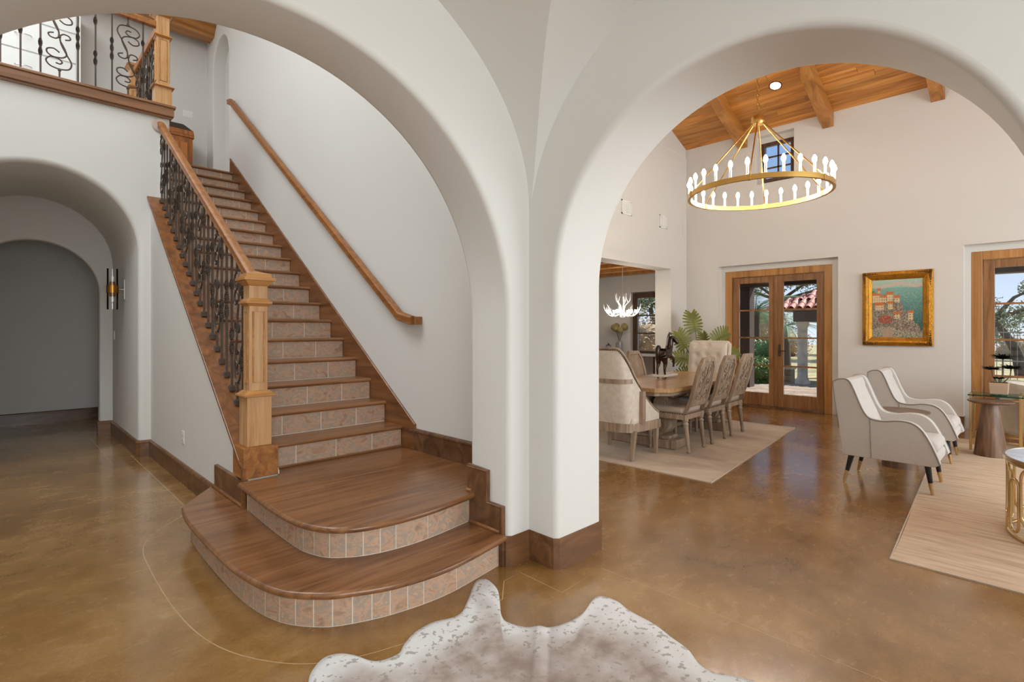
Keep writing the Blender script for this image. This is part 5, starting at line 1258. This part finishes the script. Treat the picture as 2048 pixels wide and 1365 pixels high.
MB().add([*corn, apex], [(0,1,4), (1,2,4), (2,3,4), (3,0,4)]).build('roof_deck', TERR, pv)
def halfpipe(L=.36, r=.085):
    return MB().grid(lambda i, j: (r*(1-.12*j)*math.cos(PI*i), L*j, r*(1-.12*j)*math.sin(PI*i)), 6, 1)
tl0 = None
for s in range(4):
    A, B = corn[s], corn[(s+1) % 4]
    if s in (2,): continue
    e = (B-A); W_ = e.length; e.normalize(); mid = (A+B)/2; up = (apex-mid); Lr = up.length; up.normalize(); nn = e.cross(up)
    if nn.z < 0: nn = -nn; 
    nr = 8
    for r_ in range(nr):
        f = r_/nr; half = W_/2*(1-f); n = int(2*half/.21)
        for k_ in range(n):
            u = (k_-(n-1)/2)*.21
            p = mid+e*u+up*(Lr*f-.04)+nn*.01
            M_ = Matrix((e, up, nn)).transposed().to_4x4(); M_.translation = p+OFF[pv.name]
            if tl0 is None: tl0 = halfpipe().build('roof_tile', TERR, None, smooth=60); tl0.parent = pv; o = tl0
            else: o = tl0.copy(); COL.objects.link(o)
            o.parent = pv; o.matrix_local = M_
# low walls
SW = mottled('rubble_stone', [(.3, srgb(140, 116, 92)), (.5, srgb(178, 152, 122)), (.7, srgb(206, 184, 156))], 4, .85, bump=.3)
def stonewall(name, label, x0, y0, x1, y1, z0, h, th=.35):
    t = thing(name, label, 'wall', ((x0+x1)/2, (y0+y1)/2, z0), math.atan2(y1-y0, x1-x0)); L = math.hypot(x1-x0, y1-y0); rng = random.Random(int(x0*10)); rows = 3
    MB().box(-L/2, -th/2+.02, 0, L/2, th/2-.02, h-.07).build('core', plain('mortar2', srgb(150, 134, 116), .9), t)
    for r_ in range(rows):
        x = -L/2
        while x < L/2-.05:
            w_ = min(rng.uniform(.25, .55), L/2-x); d = rng.uniform(-.012, .012)
            MB().box(x+.008, -th/2+d, (h-.07)*r_/rows+.006, x+w_-.008, th/2+d, (h-.07)*(r_+1)/rows-.006).build('stone', SW, t, bevel=.012, seg=1); x += w_
    MB().box(-L/2-.03, -th/2-.04, h-.07, L/2+.03, th/2+.04, h).build('coping', LIME, t, bevel=.01)
w1 = ray_at(1572, 757, 13.5)
stonewall('garden_wall', 'low rubble stone wall beside the pavilion column', 15.3, 4.75, 15.3, 5.6, -.2, .55)
stonewall('garden_wall', 'long low stone wall in front of the iron fence', 13.9, -3.0, 13.9, 3.1, -.2, .42)
# iron fence
fn_ = thing('iron_fence', 'pale iron garden fence behind the long stone wall', 'fence', (22.5, -2, -.2), world=True)
PF = plain('fence_metal', srgb(150, 146, 138), .5, .4)
for z in (.35, 1.25): MB().box(22.48, -9, z, 22.52, 6, z+.04).build('rail', PF, fn_)
b0 = None
for i in range(96):
    y = -9+i*.157
    if b0 is None: b0 = MB().box(22.49, -.009, -.2, 22.51, .009, 1.45).build('picket', PF, fn_); b0.location.y += y
    else: share(b0, fn_, (b0.location.x, b0.location.y+i*.157, b0.location.z))
# foliage
def leaves(m, rng, c, R_, n, s, sh=(1, 1, 1), shell=.55):
    for _ in range(n):
        d = Vector((rng.gauss(0, 1), rng.gauss(0, 1), rng.gauss(0, 1))).normalized(); r_ = R_*(shell+(1-shell)*rng.random())
        p = Vector(c)+Vector((d.x*sh[0], d.y*sh[1], d.z*sh[2]))*r_
        u = Vector((rng.gauss(0, 1), rng.gauss(0, 1), rng.gauss(0, 1))).normalized(); v = u.orthogonal().normalized()
        L = s*rng.uniform(.6, 1.3); m.add([p-u*L, p+v*L*.45, p+u*L, p-v*L*.45], [(0,1,2,3)])
    return m
HG = plain('hedge_green', srgb(112, 142, 74), .6, var=.35, vscale=6); OG = plain('oak_green', srgb(140, 148, 100), .6, var=.3, vscale=3); DRYB = plain('dry_brush', srgb(176, 152, 120), .8, var=.3, vscale=5)
BARK = plain('bark', srgb(86, 74, 64), .9, bump=.5, bscale=14); PALM = plain('palm_green', srgb(96, 128, 80), .5, var=.25, vscale=3)
def bush(name, label, c, R_, n, s, mat, sh=(1, 1, .8), group=None):
    t = thing(name, label, 'bush', (c[0], c[1], -.2), group=group, world=True); rng = random.Random(int(c[0]*7+c[1]*3))
    leaves(MB(), rng, c, R_, n, s, sh).build('foliage', mat, t)['kind'] = 'stuff'
    MB().ball(c, R_*.62, 12, 8, sh).build('inner_growth', mat, t, smooth=60)
    for k in range(4): MB().tube([(c[0]+.05*k-.1, c[1], -.2), (c[0]+.15*k-.2, c[1]+.1*(k % 2), c[2])], .02, 5).build('stem', BARK, t)
for i, (px, py, t_, R_, lb) in enumerate(((1518, 742, 13.6, .50, 'round clipped green bush outside by the dark patio post'), (1524, 706, 16.5, .55, 'upright green bush behind the round clipped bush'), (1498, 730, 24, .9, 'green bush beyond the patio seen past the dark post'))):
    p = ray_at(px, py, t_); bush('garden_bush', lb, (p.x, p.y, p.z), R_, 1600, .05, HG)
for i, (px, py, t_, R_, lb) in enumerate(((1530, 655, 27, 1.7, 'pale dry brush thicket left of the pavilion'), (1575, 690, 31, 1.4, 'brown leafless brush beside the low garden wall'), (1300, 690, 16, 1.3, 'dry brush outside the breakfast room window'), (2035, 705, 28, 1.4, 'pale brush beyond the iron fence'))):
    p = ray_at(px, py, t_); bush('dry_brush', lb, (p.x, p.y, p.z), R_, 2200, .06, DRYB)
def tree(name, label, base_, h, crowns, mat, n, s, lean=(0, 0), r=.16):
    t = thing(name, label, 'tree', base_, world=True); b = Vector(base_); rng = random.Random(int(base_[0]*11)); top = b+Vector((lean[0], lean[1], h))
    mid = b.lerp(top, .5)+Vector((.1, -.15, 0))
    MB().tube(catmull([b, mid, top], 6), [r*(1-.6*k/12) for k in range(13)], 10).build('trunk', BARK, t, smooth=60)
    m = MB()
    for c, R_ in crowns: leaves(m, rng, b+Vector(c), R_, n, s, (1, 1, .75), .3)
    m.build('foliage', mat, t)['kind'] = 'stuff'
    for c, R_ in crowns: MB().tube([top, (top+b+Vector(c))/2+Vector((0, 0, .2)), b+Vector(c)], [r*.4, r*.25, r*.08], 6).build('branch', BARK, t, smooth=60)
q = ray_at(2046, 745, 17)
tree('oak_tree', 'leaning live oak outside the right french doors', (q.x, q.y, -.2), 1.9, [((-.4, .9, 2.1), .8), ((.2, -.2, 2.0), .8), ((.5, .7, 1.7), .8), ((.0, -1.4, 2.4), 1.1), ((1.2, .9, 1.5), .7), ((-.2, -.3, 2.9), .45)], OG, 1000, .05, (-.3, .7), .2)
q = ray_at(1560, 740, 30)
tree('shade_tree', 'broad green tree far behind the pavilion', (q.x, q.y, -.2), 3.2, [((0, 0, 5.2), 2.2), ((-1, 2.0, 4.6), 2.0), ((1, -2.4, 4.8), 2.2), ((0, 4.4, 4.6), 2.0), ((.5, -4.6, 4.2), 2.0)], OG, 1800, .12, (0, 0), .25)
q = ray_at(1640, 700, 34)
tree('shade_tree', 'pale green tree far behind the pavilion roof', (q.x+2, q.y-4, -.2), 3.2, [((0, 0, 4.4), 2.0), ((-1, 2.4, 4.2), 2.0), ((1, -2.4, 4.0), 1.8)], HG, 1800, .12, (0, 0), .22)
q = ray_at(1300, 600, 22)
tree('shade_tree', 'green tree outside the breakfast room window', (q.x, q.y, -.2), 2.6, [((0, 0, 3.2), 1.6), ((.3, 1.4, 2.8), 1.2), ((.3, -1.6, 2.4), 1.2)], OG, 1500, .1, (0, 0), .2)
def palm(label, base_, h, nf, L):
    t = thing('palm_tree', label, 'palm', base_, world=True); b = Vector(base_); top = b+Vector((.05, .05, h)); rng = random.Random(int(h*100))
    MB().tube([b, b.lerp(top, .5), top], [.2, .17, .16], 12).build('trunk', BARK, t, smooth=60)
    for i in range(nf):
        a = 2*PI*i/nf+rng.uniform(-.2, .2); e = rng.uniform(.0, 1.1); d = Vector((math.cos(a), math.sin(a), 0)); m = MB(); pts = []
        for k in range(9):
            f = k/8; pts.append(top+d*(L*f*math.cos(e*(1-f*.5)))+Vector((0, 0, L*(math.sin(e)*f-.55*f*f))))
        m.tube(pts, [.016-.013*k/8 for k in range(9)], 5); sd = Vector((-d.y, d.x, 0))
        for k in range(2, 34):
            f = k/34; i0 = int(f*8); p = pts[i0].lerp(pts[min(8, i0+1)], f*8-i0); dn = (pts[min(8, i0+1)]-pts[i0]).normalized(); w_ = .42*math.sin(PI*min(1, f*.9+.1))*L*.5
            for s in (-1, 1): m.add([p-dn*.014, p+dn*.014, p+sd*s*w_+dn*w_*.6-Vector((0, 0, w_*.35))], [(0,1,2)])
        m.build('frond', PALM, t)
q = ray_at(1512, 620, 19); palm('feathery palm seen in the left leaf of the far french doors', (q.x, q.y, -.2), 2.2, 18, 1.9)
q = ray_at(1572, 655, 22); palm('feathery palm behind the pavilion columns', (q.x, q.y, -.2), 1.7, 16, 1.8)
